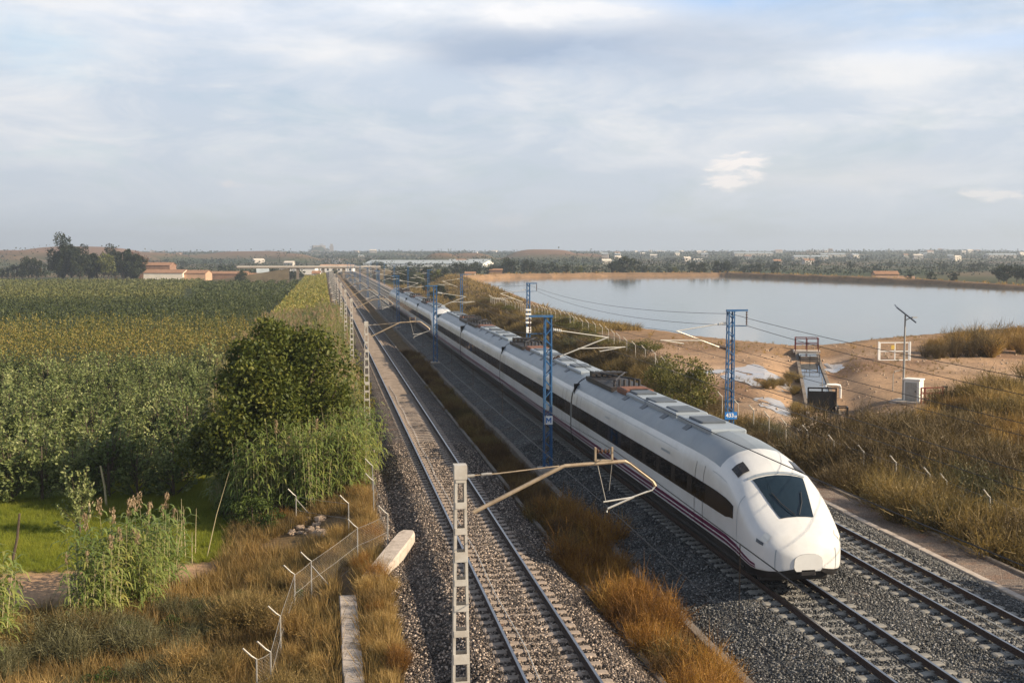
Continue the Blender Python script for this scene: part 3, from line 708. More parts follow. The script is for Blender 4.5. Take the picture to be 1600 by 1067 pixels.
# ------------------------------------------------------------------ overhead line
def lattice(h, w0, w1, leg, lac, n, taper_z=0):
    """four-legged lattice post"""
    mb = MB()
    def W_(z): return w0+(w1-w0)*z/h
    for sx in (-1, 1):
        for sy in (-1, 1):
            mb.rings([[(sx*(W_(z)/2)+a, sy*(W_(z)/2)+b, z) for a, b in ((0,0),(-sx*leg,0),(-sx*leg,-sy*.012),(-sx*.012,-sy*.012),(-sx*.012,-sy*leg),(0,-sy*leg))] for z in (0, h)])
    for i in range(n):
        z0, z1 = h*i/n+.05, h*(i+1)/n-.02; a, b = W_(z0)/2, W_(z1)/2; s = 1 if i % 2 else -1
        for q in (-1, 1):
            mb.bar((-s*a, q*a, z0), (s*b, q*b, z1), lac, .012, up=(0, 1, 0)); mb.bar((q*a, -s*a, z0), (q*b, s*b, z1), lac, .012, up=(1, 0, 0))
    return mb
def batten(h, w, n):
    """two channels tied by batten plates"""
    mb = MB(); d = .1; W_ = lambda z: w+(.19-w)*z/h
    for sx in (-1, 1):
        for u0, u1, v0, v1 in ((0, .045, -d, -d+.012), (0, .045, d-.012, d), (0, .012, -d+.012, d-.012)):
            mb.rings([[(sx*(W_(z)/2-a), b, z) for a, b in ((u0, v0), (u1, v0), (u1, v1), (u0, v1))] for z in (0, h)])
    for i in range(n):
        z = h*(i+.5)/n; t = .07 if i % 4 else .11
        for y in (-d-.009, d): mb.box((-W_(z)/2+.012, y, z-t*.8), (W_(z)/2-.012, y+.009, z+t*.8))
    mb.box((-.11, -d-.02, h-.22), (.11, d+.02, h+.02))
    return mb
def insulator(p, q, n=6, r=.07):
    p, q = Vector(p), Vector(q); d = q-p; mb = MB(); pts, rr = [], []
    for i in range(n):
        for a, k in ((.1, .4), (.3, 1), (.5, 1), (.7, .4)): pts.append(p+d*((i+a)/n)); rr.append(r*k)
    return mb.tube(pts, 0, 8, 0, rr)
GY = [19.2, 62.5, 96, 122, 152, 190, 232, 278, 330, 390, 455]
def grey_mast(y, i):
    x = 2.27; zb = -.75; h = 6.42-zb
    t = empty('catenary_mast', (x, y, zb), 0, 'pale lattice catenary mast nearest the camera with beige bracket arm' if i == 0 else 'pale lattice catenary mast beside the big dark green tree' if i == 1 else 'small pale lattice mast in the far row left of the tracks', 'mast', 'pale masts along the left track')
    batten(h, .40, 16).build('lattice_post', 'mast', t)
    MB().box((-.4, -.4, -.3), (.4, .4, .12), bev=.03).build('footing', 'concrete', t)
    T_ = lambda X, Z: (X-x, 0, Z-zb); r = .028
    mb = MB(); dm = T_(4.75, 6.43)
    mb.tube([T_(2.5, 5.60), T_(4.04, 6.34)], r*1.3, 8); mb.tube([T_(3.98, 6.32), T_(4.1, 6.36), T_(5.18, 6.41), T_(5.27, 6.37), T_(5.68, 6.05), T_(5.74, 5.95)], r*1.15, 8)
    mb.tube([T_(2.46, 6.24), T_(2.9, 6.26), T_(4.0, 6.36)], .012, 5)
    mb.build('bracket_arm', 'beige_tube', t)
    mb = MB(); mb.tube([T_(2.4, 6.23), T_(2.52, 6.24)], .03, 6); mb.tube([T_(2.64, 6.25), T_(2.72, 6.26), T_(2.82, 6.26)], .026, 6)
    mb.build('turnbuckle', 'galv', t)
    mb = MB(); k = T_(4.8, 6.40)
    mb.box((k[0]-.15, -.03, k[2]+.02), (k[0]+.15, .03, k[2]+.05)).box((k[0]-.165, -.03, k[2]+.03), (k[0]-.135, .03, k[2]+.27)).box((k[0]+.135, -.03, k[2]+.03), (k[0]+.165, .03, k[2]+.27))
    mb.build('cradle', 'beige_tube', t)
    insulator((k[0]-.13, 0, k[2]+.2), (k[0]+.13, 0, k[2]+.2), 4, .045).build('insulator', 'ceramic', t)
    mb = MB(); mb.tube([T_(5.74, 5.95), T_(5.68, 5.88), T_(5.55, 5.84)], .014, 5); mb.tube([T_(5.6, 5.86), T_(5.3, 5.76), T_(4.8, 5.7)], .015, 6)
    mb.tube([T_(5.35, 5.77), T_(4.88, 5.58), T_(4.86, 5.52)], .018, 6)
    mb.build('steady_arm', 'alu', t)
    mb = MB(); mb.tube([T_(4.68, 6.4), T_(4.84, 5.72)], .007, 4); mb.tube([T_(4.95, 6.4), T_(4.9, 5.9)], .005, 4); mb.build('hanger', 'galv', t)
for i, y in enumerate(GY): grey_mast(y, i)
def text_mesh(txt, size, m, name, parent, loc, col):
    cu = bpy.data.curves.new(name, 'FONT'); cu.body = txt; cu.size = size; cu.align_x = 'CENTER'; cu.align_y = 'CENTER'; cu.extrude = .004; cu.offset = size*.018
    o = bpy.data.objects.new(name, cu); COL.objects.link(o); dg = bpy.context.evaluated_depsgraph_get()
    me = bpy.data.meshes.new_from_object(o.evaluated_get(dg)); bpy.data.objects.remove(o); me.materials.clear(); me.materials.append(M[m])
    q = link(name, me, parent, loc); q.rotation_euler = (math.pi/2, 0, 0); return q
def blue_mast(x, y, side, i, label, group, h=7.55):
    """side +1: the track lies towards +X"""
    zb = -.5; t = empty('catenary_mast', (x, y, zb), 0, label, 'mast', group)
    lattice(h, .42, .36, .07, .045, 15).build('lattice_post', 'blue', t)
    MB().box((-.45, -.45, -.3), (.45, .45, .14), bev=.03).build('footing', 'concrete', t)
    MB().box((-.25 if side < 0 else -.95, -.06, h-.02), (.95 if side < 0 else .25, .06, h+.08)).box((-.25, -.25, h-.03), (.25, .25, h-.021)).build('crossbeam', 'blue', t)
    s = side; bx = -s*.9
    insulator((bx, 0, h-.03), (bx, 0, h-.8), 6, .06).build('insulator', 'ceramic', t)
    T_ = lambda dx, Z: (s*dx, 0, Z-zb)
    MB().tube([(0, 0, h-.82), (bx, 0, h-.82)], .02, 5).build('feeder_arm', 'blue', t)
    insulator(T_(.25, 6.42), T_(.7, 6.35), 5, .085).build('insulator', 'white_ins', t)
    insulator(T_(.25, 5.0), T_(.62, 5.12), 5, .09).build('insulator', 'ceramic', t)
    mb = MB(); mb.tube([T_(.68, 6.35), T_(3.05, 6.0)], .028, 6); mb.tube([T_(.6, 5.1), T_(3.0, 6.0)], .032, 6)
    mb.tube([T_(1.5, 5.47), T_(3.9, 5.52)], .028, 6); mb.tube([T_(1.9, 5.47), T_(1.6, 5.5)], .02)
    mb.build('cantilever', 'alu', t)
    MB().tube([T_(3.7, 5.5), T_(2.6, 5.32)], .026, 6).build('steady_arm', 'alu', t)
    return t
BL = [54.4, 111.3, 168, 226, 284, 342, 400, 460, 520]; BR = [58.5, 120, 180, 238, 296, 354, 412, 470, 530]
for i, y in enumerate(BL):
    t = blue_mast(10.76, y, 1, i, 'blue lattice catenary mast with white M plate in front of the train' if i == 0 else 'blue lattice catenary mast left of the train, next beyond the M plate mast' if i == 1 else 'far blue lattice catenary mast on the left side of the train track', 'blue masts left of the train track')
    if i == 0:
        MB().box((-.2, -.27, 2.3), (.2, -.25, 2.72)).build('sign_plate', 'white', t); MB().box((-.13, -.28, 2.38), (-.08, -.272, 2.64)).box((.08, -.28, 2.38), (.13, -.272, 2.64)).bar((-.09, -.276, 2.62), (0, -.276, 2.46), .05, .008, up=(0, 1, 0)).bar((.09, -.276, 2.62), (0, -.276, 2.46), .05, .008, up=(0, 1, 0)).build('sign_letter', 'blue_hi', t)
for i, y in enumerate(BR):
    t = blue_mast(21.6, y, -1, i, 'blue lattice catenary mast with blue number plate beside the dirt yard' if i == 0 else 'blue lattice catenary mast with white plates on its foot by the reservoir' if i == 1 else 'far blue lattice catenary mast on the reservoir side of the tracks', 'blue masts right of the tracks')
    if i == 0:
        MB().box((-.34, -.27, 1.72), (.34, -.25, 2.12)).build('sign_plate', 'blue_hi', t); text_mesh('433', .30, 'white', 'sign_number', t, (-.07, -.276, 1.93), 0); text_mesh('18', .17, 'white', 'sign_number', t, (.23, -.276, 1.86), 0)
    if i == 1:
        MB().box((-.26, -.28, 2.3), (.26, -.26, 2.95)).build('sign_plate', 'white', t)
        for k in range(4): MB().box((-.27, -.27, 3.3+.45*k), (.27, .27, 3.5+.45*k)).build('white_band', 'white', t)
def span(mb, p, q, sag, r, n=14, mi=0):
    p, q = Vector(p), Vector(q); mb.tube([p.lerp(q, i/n)-Vector((0, 0, sag*4*(i/n)*(1-i/n))) for i in range(n+1)], r, 4, mi)
def overhead(X, sup, zc, zm, label, stag):
    t = empty('overhead_line', (0, 0, 0), 0, label, 'overhead line')
    c, m, d = MB(), MB(), MB()
    for i in range(len(sup)-1):
        a, b = sup[i], sup[i+1]; sa, sb = (stag if i % 2 else -stag), (-stag if i % 2 else stag)
        span(c, (X+sa, a, zc), (X+sb, b, zc), .02, .0095, 2); span(m, (X+sa, a, zm), (X+sb, b, zm), .35*((b-a)/57)**2, .010)
        if a < 200:
            for k in range(1, 7):
                f = k/7; d = MB(); xx = X+sa+(sb-sa)*f; d.tube([(xx, a+(b-a)*f, zc), (xx, a+(b-a)*f, zm-.35*((b-a)/57)**2*4*f*(1-f))], .006, 4); d.build('dropper', 'wire', t)
    c.build('contact_wire', 'wire', t); m.build('messenger_wire', 'wire', t)
overhead(4.9, [-24]+GY, 5.5, 6.6, 'overhead wires above the left track', .1)
overhead(13.94, [-3]+BL, 5.3, 6.0, 'overhead wires above the white train', .2)
overhead(18.15, [-2]+BR, 5.3, 6.0, 'overhead wires above the empty right hand track', .2)
for x, ys_, lab in ((9.86, [-3]+BL, 'thin feeder wire hung from the beams of the left blue masts'), (22.5, [-2]+BR, 'thin feeder wire hung from the beams of the right blue masts')):
    mb = MB()
    for a, b in zip(ys_, ys_[1:]): span(mb, (x, a, 6.25), (x, b, 6.25), .8, .013)
    tag(mb.build('feeder_wire', 'wire'), lab, 'feeder wire')
mb = MB()
for a, b in zip([0]+BR, BR): span(mb, (21.6, a, 6.9), (21.6, b, 6.9), .7, .012)
tag(mb.build('earth_wire', 'wire'), 'thin earth wire along the tops of the right blue masts', 'earth wire')

# ------------------------------------------------------------------ fences
def post_mb(h, bend, r=.035):
    mb = MB(); mb.tube([(0, 0, -.4), (0, 0, h-.35), (bend[0]*.15, bend[1]*.15, h-.25), (bend[0]*.42, bend[1]*.42, h)], r, 6); return mb
def fence(pts, label, h, bend, mat_, netting=True, brace=(), wires=3, r=.035):
    t = empty('wire_fence', pts[0], 0, label, 'fence'); o = Vector(pts[0])
    me = post_mb(h, bend, r).mesh('post', mat_)
    for p in pts[:100]: link('post', me, t, Vector(p)-o)
    for k in brace: MB().tube([Vector(pts[k])-o+Vector((0, 0, h*.72)), Vector(pts[k])-o+Vector((.9, .5, 0))], r*.8, 5).build('brace', mat_, t)
    if netting:
        mb = MB(); uv = []; s = 0
        for a, b in zip(pts, pts[1:]):
            a, b = Vector(a)-o, Vector(b)-o; l = (b-a).length
            mb.quad([a, b, b+Vector((0, 0, h-.4)), a+Vector((0, 0, h-.4))]); uv += [(s, 0, 0), (s+l, 0, 0), (s+l, h-.4, 0), (s, h-.4, 0)]; s += l
        n_ = mb.build('netting', 'net', t); at_ = n_.data.attributes.new('mesh_uv', 'FLOAT_VECTOR', 'POINT'); at_.data.foreach_set('vector', [c for u in uv for c in u])
    mb = MB()
    for a, b in zip(pts, pts[1:]):
        a, b = Vector(a)-o, Vector(b)-o
        for k in range(wires):
            z = h-.38-k*(h-.5)/max(wires-1, 1); span(mb, a+Vector((0, 0, z)), b+Vector((0, 0, z)), .02, .006, 2)
    mb.build('strand', 'galv', t); return t
G = ground
lf = [G(402, 1110), G(424, 1098), G(439, 1035), G(461, 962), G(487, 940), G(559, 884), G(606, 862)]
lf += [Vector((2.0+.1*math.sin(y), y, gz(2.0, y))) for y in (47.5, 51, 55, 59, 63)]
fence(lf, 'galvanised fence with bent tops running past the slanted concrete slab', 1.75, (-.8, -.3), 'galv', True, (4,), r=.026)
lf2 = [G(463, 822), G(545, 838)]
fence(lf2, 'short leaning galvanised fence remnant in front of the reeds', 1.7, (-.8, -.2), 'galv', False, (0,), r=.026)
fy = list(np.arange(30, 45, 3.4))+list(np.arange(45, 215, 3.0))
fx = lambda y: 25.6+.035*max(0, y-60)+.15*math.sin(y*.3)
fence([(fx(y), y, gz(fx(y), y)) for y in fy], 'long galvanised fence with bent post tops between tracks and scrub', 2.2, (-.9, -.35), 'mast', True, (8, 20), 4, .03)
rp = [G(u, v) for u, v in ((1300, 552), (1322, 549), (1346, 546), (1400, 543), (1430, 541), (1463, 538), (1495, 536), (1530, 532), (1562, 529), (1596, 526), (1640, 523))]
fence(rp, 'thin post and wire fence along the near shore of the reservoir', 1.2, (0, 0), 'galv', False, (), 3, .03)
rp = [G(u, v) for u, v in ((1060, 540), (1100, 548), (1140, 556), (1180, 562), (1215, 566), (1245, 570))]
fence(rp, 'thin post fence across the dirt slope left of the channel', 1.9, (0, 0), 'galv', False, (), 2, .03)
mb = None
for k, (u, v, h, lab) in enumerate([(18, 880, 2.1, 'leaning dark wooden stake at the left edge of the grass'), (166, 795, 2.2, 'grey wooden orchard stake beside the lone fruit tree'), (140, 812, 1.4, 'short pale orchard stake beside the lone fruit tree')]):
    p = G(u, v); mb = MB(); mb.tube([(0, 0, -.3), (.08, .05, h*.5), (.05, 0, h)], .055, 7, 0, [.06, .055, .045])
    o = mb.build('wooden_stake', 'bark' if k == 0 else 'cane', None, p); o.rotation_euler = (0, R(-7 if k else 9), 0); tag(o, lab, 'stake')

# ------------------------------------------------------------------ culvert slabs on the left
t = empty('concrete_slab', (.65, 10, gz(.65, 30)+.28), 0, 'flat pale concrete channel cover running towards the camera in dry grass', 'slab'); mb = MB(); y = 0
while y < 26.5:
    e = min(y+1.15, 26.5); mb.box((-.27+random.uniform(-.015, .015), y+.012, -.25), (.27, e-.012, random.uniform(-.012, .012)), bev=.02); y = e
mb.build('cover_plate', 'concrete', t)
a, b = G(580, 916), G(637, 852); a.z += .35; b.z += .55
d = (b-a); d.z = 0; d.normalize(); n = Vector((-d.y, d.x, 0))
rs = []
for f, w in ((0, .34), (.2, .35), (.8, .35), (.96, .33), (1.02, .22)):
    p = a.lerp(b, f); rs.append([p-n*w-Vector((0, 0, 1.3)), p-n*w-Vector((0, 0, .05)), p-n*(w-.05), p+n*(w-.05), p+n*w-Vector((0, 0, .05)), p+n*w-Vector((0, 0, 1.3))])
o = MB().rings(rs).build('wing_wall', 'concrete'); tag(o, 'slanted pale concrete wing wall beside the left ballast', 'wall')
def rock_mb(r, seed):
    rr = random.Random(seed); bm = MB(); n1, n2 = 6, 9; rs = []
    sx, sy, sz = rr.uniform(.7, 1.3), rr.uniform(.7, 1.2), rr.uniform(.5, .8)
    for i in range(n1+1):
        ph = math.pi*(i/n1-.5)*.96; rs.append([(r*sx*math.cos(ph)*math.cos(a)*(q := rr.uniform(.8, 1.15)), r*sy*math.cos(ph)*math.sin(a)*q, r*sz*math.sin(ph)*q) for a in [2*math.pi*j/n2 for j in range(n2)]])
    for i in range(len(rs)): rs[i] = [(x*(1+.25*math.sin(3*y/r+seed)), y*(1+.2*math.cos(4*x/r)), z+.15*r*math.sin(5*x/r+seed)) for x, y, z in rs[i]]
    return bm.rings(rs)
rm = [rock_mb(1, s).mesh('rock', 'rock') for s in range(5)]
def rocks(lst, label, group):
    for (u, v, r) in lst:
        p = G(u, v); o = link('rock', random.choice(rm), None, p+Vector((0, 0, r*(.45 if 'rubble' in label else .3)))); o.scale = (r, r, r); o.rotation_euler = (0, 0, random.uniform(0, 6)); tag(o, label, 'rock', group)
rocks([(random.uniform(455, 505), random.uniform(812, 838), random.uniform(.08, .22)) for _ in range(40)], 'broken reddish rubble lump piled at the foot of the reeds', 'rubble below the reeds')
rocks([(random.uniform(20, 100), random.uniform(948, 975), random.uniform(.06, .16)) for _ in range(16)], 'small pale stone scattered beside the dirt path', 'stones beside the dirt path')
rocks([(1340, 535, .7), (1352, 534, .6), (1365, 535, .5), (1318, 538, .6), (1382, 534, .5), (1396, 533, .6), (1050, 523, .4), (1045, 521, .5)], 'pale boulder on the near shore of the reservoir', 'boulders on the near shore')
rocks([(1446, 544, .75), (1455, 543, .6), (1463, 541, .6)], 'whitish rock heaped beside the brown shrubs below the far fence', 'whitish rocks by the shrubs')
rocks([(1505, 858, .55), (1525, 868, .45), (1547, 876, .5), (1570, 884, .5)], 'flat brown stone lying beside the gravel walkway', 'flat stones by the walkway')

# ------------------------------------------------------------------ dirt yard: channel, sluice, hut, lamp, gates
ex, ey = CH1[0]-CH0[0], CH1[1]-CH0[1]; CL = math.hypot(ex, ey); ca = math.atan2(ey, ex)-math.pi/2
t = empty('water_channel', (CH0[0], CH0[1], 0), ca, 'raised concrete water channel running down from the reservoir to the sluice', 'channel')
w0, w1 = .78, .9
zt = lambda y: 1.42 if y < 5 else .82+(y-6)*(-.55-.82)/(CL-6)
mb = MB()
for s in (-1, 1):
    pts = [0, 5, 5.01, 6.5]+list(np.arange(8, CL, 2))+[CL+2.5]
    mb.rings([[(s*(w0+(w1-w0)*y/CL+o), y, z) for o, z in ((0, -2.6), (0, zt(y)), (.24, zt(y)), (.24, -2.6))][::s] for y in pts])
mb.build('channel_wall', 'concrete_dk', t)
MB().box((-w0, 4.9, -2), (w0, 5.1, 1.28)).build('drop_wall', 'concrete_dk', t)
o = MB().quad([(-w0, -2, 1.3), (w0, -2, 1.3), (w0, 4.9, 1.3), (-w0, 4.9, 1.3)]).build('channel_water', 'pool'); 
o2 = MB().quad([(-w0, 5.1, .72), (w0, 5.1, .72), (w1, CL, -.62), (-w1, CL, -.62)]).build('channel_water', 'pool')
for q in (o, o2): q.parent = t
def frame(pts_pairs, r, name, m, parent): 
    mb = MB()
    for p, q in pts_pairs: mb.bar(p, q, r, r)
    return mb.build(name, m, parent)
t = empty('railing', (CH0[0], CH0[1], 1.5), ca, 'dark red railing above the head of the water channel', 'railing')
pr = []
for yy in (-.9, .9):
    for x in (-1.0, 0, 1.0): pr.append(((x, yy, -.2), (x, yy, 1.05)))
    pr += [((-1.0, yy, 1.05), (1.0, yy, 1.05)), ((-1.0, yy, .55), (1.0, yy, .55))]
pr += [((x, -.9, 1.05), (x, .9, 1.05)) for x in (-1, 1)]
frame(pr, .07, 'rail_frame', 'red', t); MB().box((-1.2, -.95, -.25), (1.2, .95, -.08)).build('walkway', 'concrete', t)
t = empty('railing', (CH0[0]+ex*.27, CH0[1]+ey*.27, .85), ca, 'low dark railing standing in the channel below its step', 'railing')
frame([((x, 0, -.8), (x, 0, .7)) for x in (-.8, 0, .8)]+[((-.85, 0, .7), (.85, 0, .7)), ((-.85, 0, .35), (.85, 0, .35))], .05, 'rail_frame', 'black_steel', t)
t = empty('sluice_gate', (CH1[0], CH1[1], gz(CH1[0], CH1[1])), ca+math.pi, 'black steel sluice gate panel at the lower end of the channel', 'sluice gate')
z0 = -.1
frame([((x, 0, z0-.6), (x, 0, 1.75)) for x in (-.95, .95)]+[((-.98, 0, 1.72), (.98, 0, 1.72)), ((0, 0, 1.5), (0, 0, 1.75))], .1, 'gate_frame', 'black_steel', t)
MB().box((-.9, -.03, -.05), (.9, .03, 1.5)).build('gate_leaf', 'black_steel', t)
MB().tube([(0, .02, 1.7), (0, .02, 2.5)], .03, 6).tube([(-.2, .02, 1.95), (.2, .02, 1.95)], .03, 6).build('lifting_screw', 'galv', t)
MB().box((-.92, -.1, -.45), (.92, .1, -.06)).build('sill', 'concrete', t)
t = empty('catch_frame', G(1316, 660), ca, 'small black guard frame right of the sluice gate', 'guard frame')
frame([((x, y, 0), (x, y, 1.0)) for x in (-.3, .3) for y in (-.4, .4)]+[((-.3, y, 1), (.3, y, 1)) for y in (-.4, .4)]+[((x, -.4, 1), (x, .4, 1)) for x in (-.3, .3)], .07, 'bar_frame', 'black_steel', t)
# culvert mouth in front of the gate
p = G(1285, 672); t = empty('culvert', (p.x, p.y, p.z-.3), ca, 'low concrete culvert mouth below the sluice gate', 'culvert')
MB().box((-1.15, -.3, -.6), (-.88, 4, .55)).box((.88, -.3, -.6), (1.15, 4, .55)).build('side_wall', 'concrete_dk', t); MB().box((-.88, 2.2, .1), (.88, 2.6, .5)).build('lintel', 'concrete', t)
a, b = G(1248, 684), G(1275, 664); o = MB().bar(a+Vector((0, 0, .25)), b+Vector((0, 0, .35)), .45, .45).build('wing_wall', 'concrete'); tag(o, 'short sunlit concrete wing wall left of the sluice gate', 'wall')
p = G(1311, 622); t = empty('stand_pipe', p, 0, 'white goose neck pipe beside the channel end', 'pipe')
MB().tube([(.1, 0, -.9), (.1, 0, .75), (.05, 0, .95), (-.3, 0, 1.02), (-1.0, 0, 1.02), (-1.1, 0, .9)], .09, 8).build('pipe', 'white', t)
p = G(1427, 626); t = empty('pump_hut', p, R(-48), 'small white rendered hut with flat lid and grey door beside the lamp post', 'hut')
MB().box((-.62, -.5, -.1), (.62, .5, 1.6)).build('wall', 'plaster_w', t); MB().box((-.7, -.58, 1.6), (.7, .58, 1.72), bev=.02).build('lid', 'plaster_w', t)
d_ = MB().box((-.5, -.54, .05), (.42, -.505, 1.45)).build('door', 'galv', t); MB().box((.3, -.57, .7), (.36, -.541, .85)).build('handle', 'black_steel', d_)
MB().box((-1.5, -1.3, -.25), (.9, .9, .03)).build('base_slab', 'concrete', t); t.scale = (.86, .86, .9)
p = G(1411, 626); t = empty('solar_lamp_post', p, 0, 'tall pale lamp post with tilted black solar panel beside the hut', 'lamp post')
MB().tube([(0, 0, 0), (0, 0, 3), (0, 0, 5.95)], .07, 8, 0, [.09, .075, .055]).build('pole', 'galv', t)
pa = MB().box((-.85, -.5, -.04), (.85, .5, .04)).build('solar_panel', 'solar', t, (0, 0, 6.05)); pa.rotation_euler = (R(12), R(38), R(-12))
MB().tube([(.05, 0, 5.6), (.3, 0, 5.72), (.62, 0, 5.8)], .03, 6).box((.5, -.1, 5.74), (.85, .1, 5.82)).build('lamp_arm', 'galv', t)
p = G(1397, 563); t = empty('metal_gate', p, R(-6), 'white tubular gate frame with small yellow plate on the dirt yard', 'gate')
frame([((x, 0, 0), (x, 0, 1.55)) for x in (-1.25, .05, 1.25)]+[((-1.25, 0, z), (1.25, 0, z)) for z in (.03, .78, 1.52)], .075, 'gate_frame', 'white', t)
frame([((x, 0, -.2), (x, 0, 1.6)) for x in (-1.36, 1.36)], .12, 'gate_post', 'white', t); MB().box((-.3, -.06, .95), (.0, -.045, 1.3)).build('plate', 'yellow', t)
p = G(1395, 612); t = empty('bent_post', p, 0, 'pale bent pipe post left of the solar lamp post', 'post')
MB().tube([(0, 0, -.2), (0, 0, 1.3), (.1, 0, 1.5), (.5, 0, 1.55)], .03, 6).build('pole', 'galv', t)
p = G(1455, 628); t = empty('red_barrier', p, R(4), 'dark red steel barrier right of the white hut', 'barrier')
frame([((x, 0, -.2), (x, 0, 1.0)) for x in (-.78, -.5, .85)]+[((-.78, 0, z), (.85, 0, z)) for z in (.25, .6, .97)], .08, 'barrier_frame', 'red', t); frame([((x, .1, -.2), (x, .1, 1.05)) for x in (.95, 1.2)]+[((.85, .1, 1.0), (1.3, .1, 1.0))], .09, 'end_post', 'black_steel', t)
p = G(1053, 521); t = empty('shore_cabinet', p, 0, 'tiny white cabinet on the reservoir bank', 'cabinet'); MB().box((-.22, -.2, 0), (.22, .2, .8), bev=.03).build('box', 'white', t)
def blot(cx, cy, rx, ry, seed, name='puddle', m='puddle'):
    rr = random.Random(seed); mb = MB(); n = 40; pts = []
    for k in range(n):
        a = 2*math.pi*k/n; q = 1+.22*math.sin(2*a+seed)+.16*math.sin(5*a+seed*2)+rr.uniform(-.08, .08); x, y = cx+rx*q*math.cos(a), cy+ry*q*math.sin(a); pts.append((x, y, gz(x, y)+.03))
    c0 = (cx, cy, gz(cx, cy)+.03)
    for k in range(n): mb.quad([c0, pts[k], pts[(k+1) % n]])
    tag(mb.build(name, m), kind='structure')
for k, (u, v, rx, ry) in enumerate([(1172, 592, 1.5, 3.2), (1195, 584, 1.6, 3.4), (1210, 634, 1.3, 2.0), (1302, 577, .9, 1.4), (1110, 582, 2.0, .8)]):
    p = G(u, v); blot(p.x, p.y, rx, ry, k+3)
# ------------------------------------------------------------------ plants
def crown_points(n, shape, lumps, seed):
    """points spread through a lumpy crown: a cloud of overlapping clumps, denser outwards"""
    g = np.random.default_rng(seed); C = []
    for _ in range(lumps):
        d = unit(g.normal(size=3)); r = g.uniform(.35, .85); C.append(d*r)
    C = np.array(C); k = g.integers(0, lumps, n); R_ = g.uniform(.22, .42, lumps)
    d = unit(g.normal(size=(n, 3))); P = C[k]+d*(R_[k][:, None]*g.uniform(.55, 1.05, (n, 1)))
    return P*np.array(shape), C*np.array(shape)
def limbs(C, base, r, mb, every=1):
    base = Vector(base)
    for c in C[::every]:
        c = Vector(c); mid = base.lerp(c, .5)+Vector((0, 0, -.08*c.length)); mb.tube([base, mid, c], 0, 5, 0, [r*.5, r*.3, r*.1])
def make_tree(name, h, wid, m, n, leaf, lumps, seed, trunk_h=.3, tr=.15, low=0.):
    ch = h*(1-trunk_h*.6); zc = h-ch/2
    P, C = crown_points(n, (wid/2, wid/2, ch/2), lumps, seed); P[:, 2] += zc; C[:, 2] += zc
    P = P[P[:, 2] > low]
    V, Q = leaves(P, leaf, leaf*.6); cm = np_mesh('crown', V, Q, m)
    mb = MB(); mb.tube([(0, 0, -.3), (.03, 0, h*trunk_h), (0, .03, h*.7)], 0, 8, 0, [tr*1.3, tr, tr*.4]); limbs(C, (0, 0, h*trunk_h), tr, mb, 2)
    return cm, mb.mesh('trunk', 'bark')
def put_tree(name, tm, p, rz, sc, label, cat='tree', group=None):
    t = empty(name, p, rz, label, cat, group); t.scale = sc if isinstance(sc, tuple) else (sc,)*3
    link('crown', tm[0], t); link('trunk', tm[1], t); return t
# orchard trees: sheaves of upright shoots
def orchard_tree(seed, h=3.4, n=40, per=42, m='lf_orch'):
    g = np.random.default_rng(seed); parts = []; mb = MB(); mb.tube([(0, 0, -.2), (0, 0, h*.55), (.03, 0, h*.85)], 0, 6, 0, [.07, .05, .02])
    for i in range(n):
        a = g.uniform(0, 6.28); z0 = g.uniform(.1, h*.62); r0 = .12; out = g.uniform(.4, 1.25)*(1.15-.5*z0/h)
        b = np.array([math.cos(a)*r0, math.sin(a)*r0, z0]); e = np.array([math.cos(a)*out, math.sin(a)*out, z0+g.uniform(.5, 1.35)])
        e[2] = min(e[2], h*g.uniform(.8, 1.02))
        if i%6 == 0: b[2] = h*.45; e = np.array([e[0]*.7, e[1]*.7, h*g.uniform(1.0, 1.22)]); f = g.uniform(.12, 1, per)[:, None]
        cur = b+(e-b)*f; cur[:, :2] = b[:2]+(e[:2]-b[:2])*np.sqrt(f); cur += g.normal(size=(per, 3))*.07
        parts.append(leaves(cur, .2, .10, np.tile(e-b+[0, 0, .4], (per, 1)), 1.6)); mb.tube([b, b+(e-b)*.5, e], 0, 4, 0, [.02, .014, .006])
    V, Q = merge(parts); return np_mesh('crown', V, Q, m), mb.mesh('trunk', 'bark')
OT = [orchard_tree(s) for s in range(40, 45)]
cnt = 0; y = 61.; row = 0
orch = []
while y < 112:
    # clear edge beside the big tree and the grass aisle
    xr = -7.4-.06*(y-58); xl = cam_to_world(-30, y*1.0)[0]-2
    x = xr-random.uniform(0, .5)
    while x > xl: orch.append((x, y+random.uniform(-.15, .15))); x -= random.uniform(1.35, 2.0)
    y += 4.1; row += 1
orch.sort(key=lambda p: p[1])
for i, (x, y) in enumerate(orch[:290]):
    s = random.uniform(.8, 1.25); put_tree('fruit_tree', random.choice(OT), (x, y, gz(x, y)), random.uniform(0, 6.28), (s*1.2, s*1.2, s*random.uniform(.72, 1.0)), 'grey green fruit tree with upright shoots in the near orchard rows', 'fruit tree', 'fruit trees in the near orchard')
p = G(125, 835); put_tree('fruit_tree', OT[0], p, 1., (.85, .85, .8), 'lone small fruit tree standing on the grass in front of the orchard', 'fruit tree')
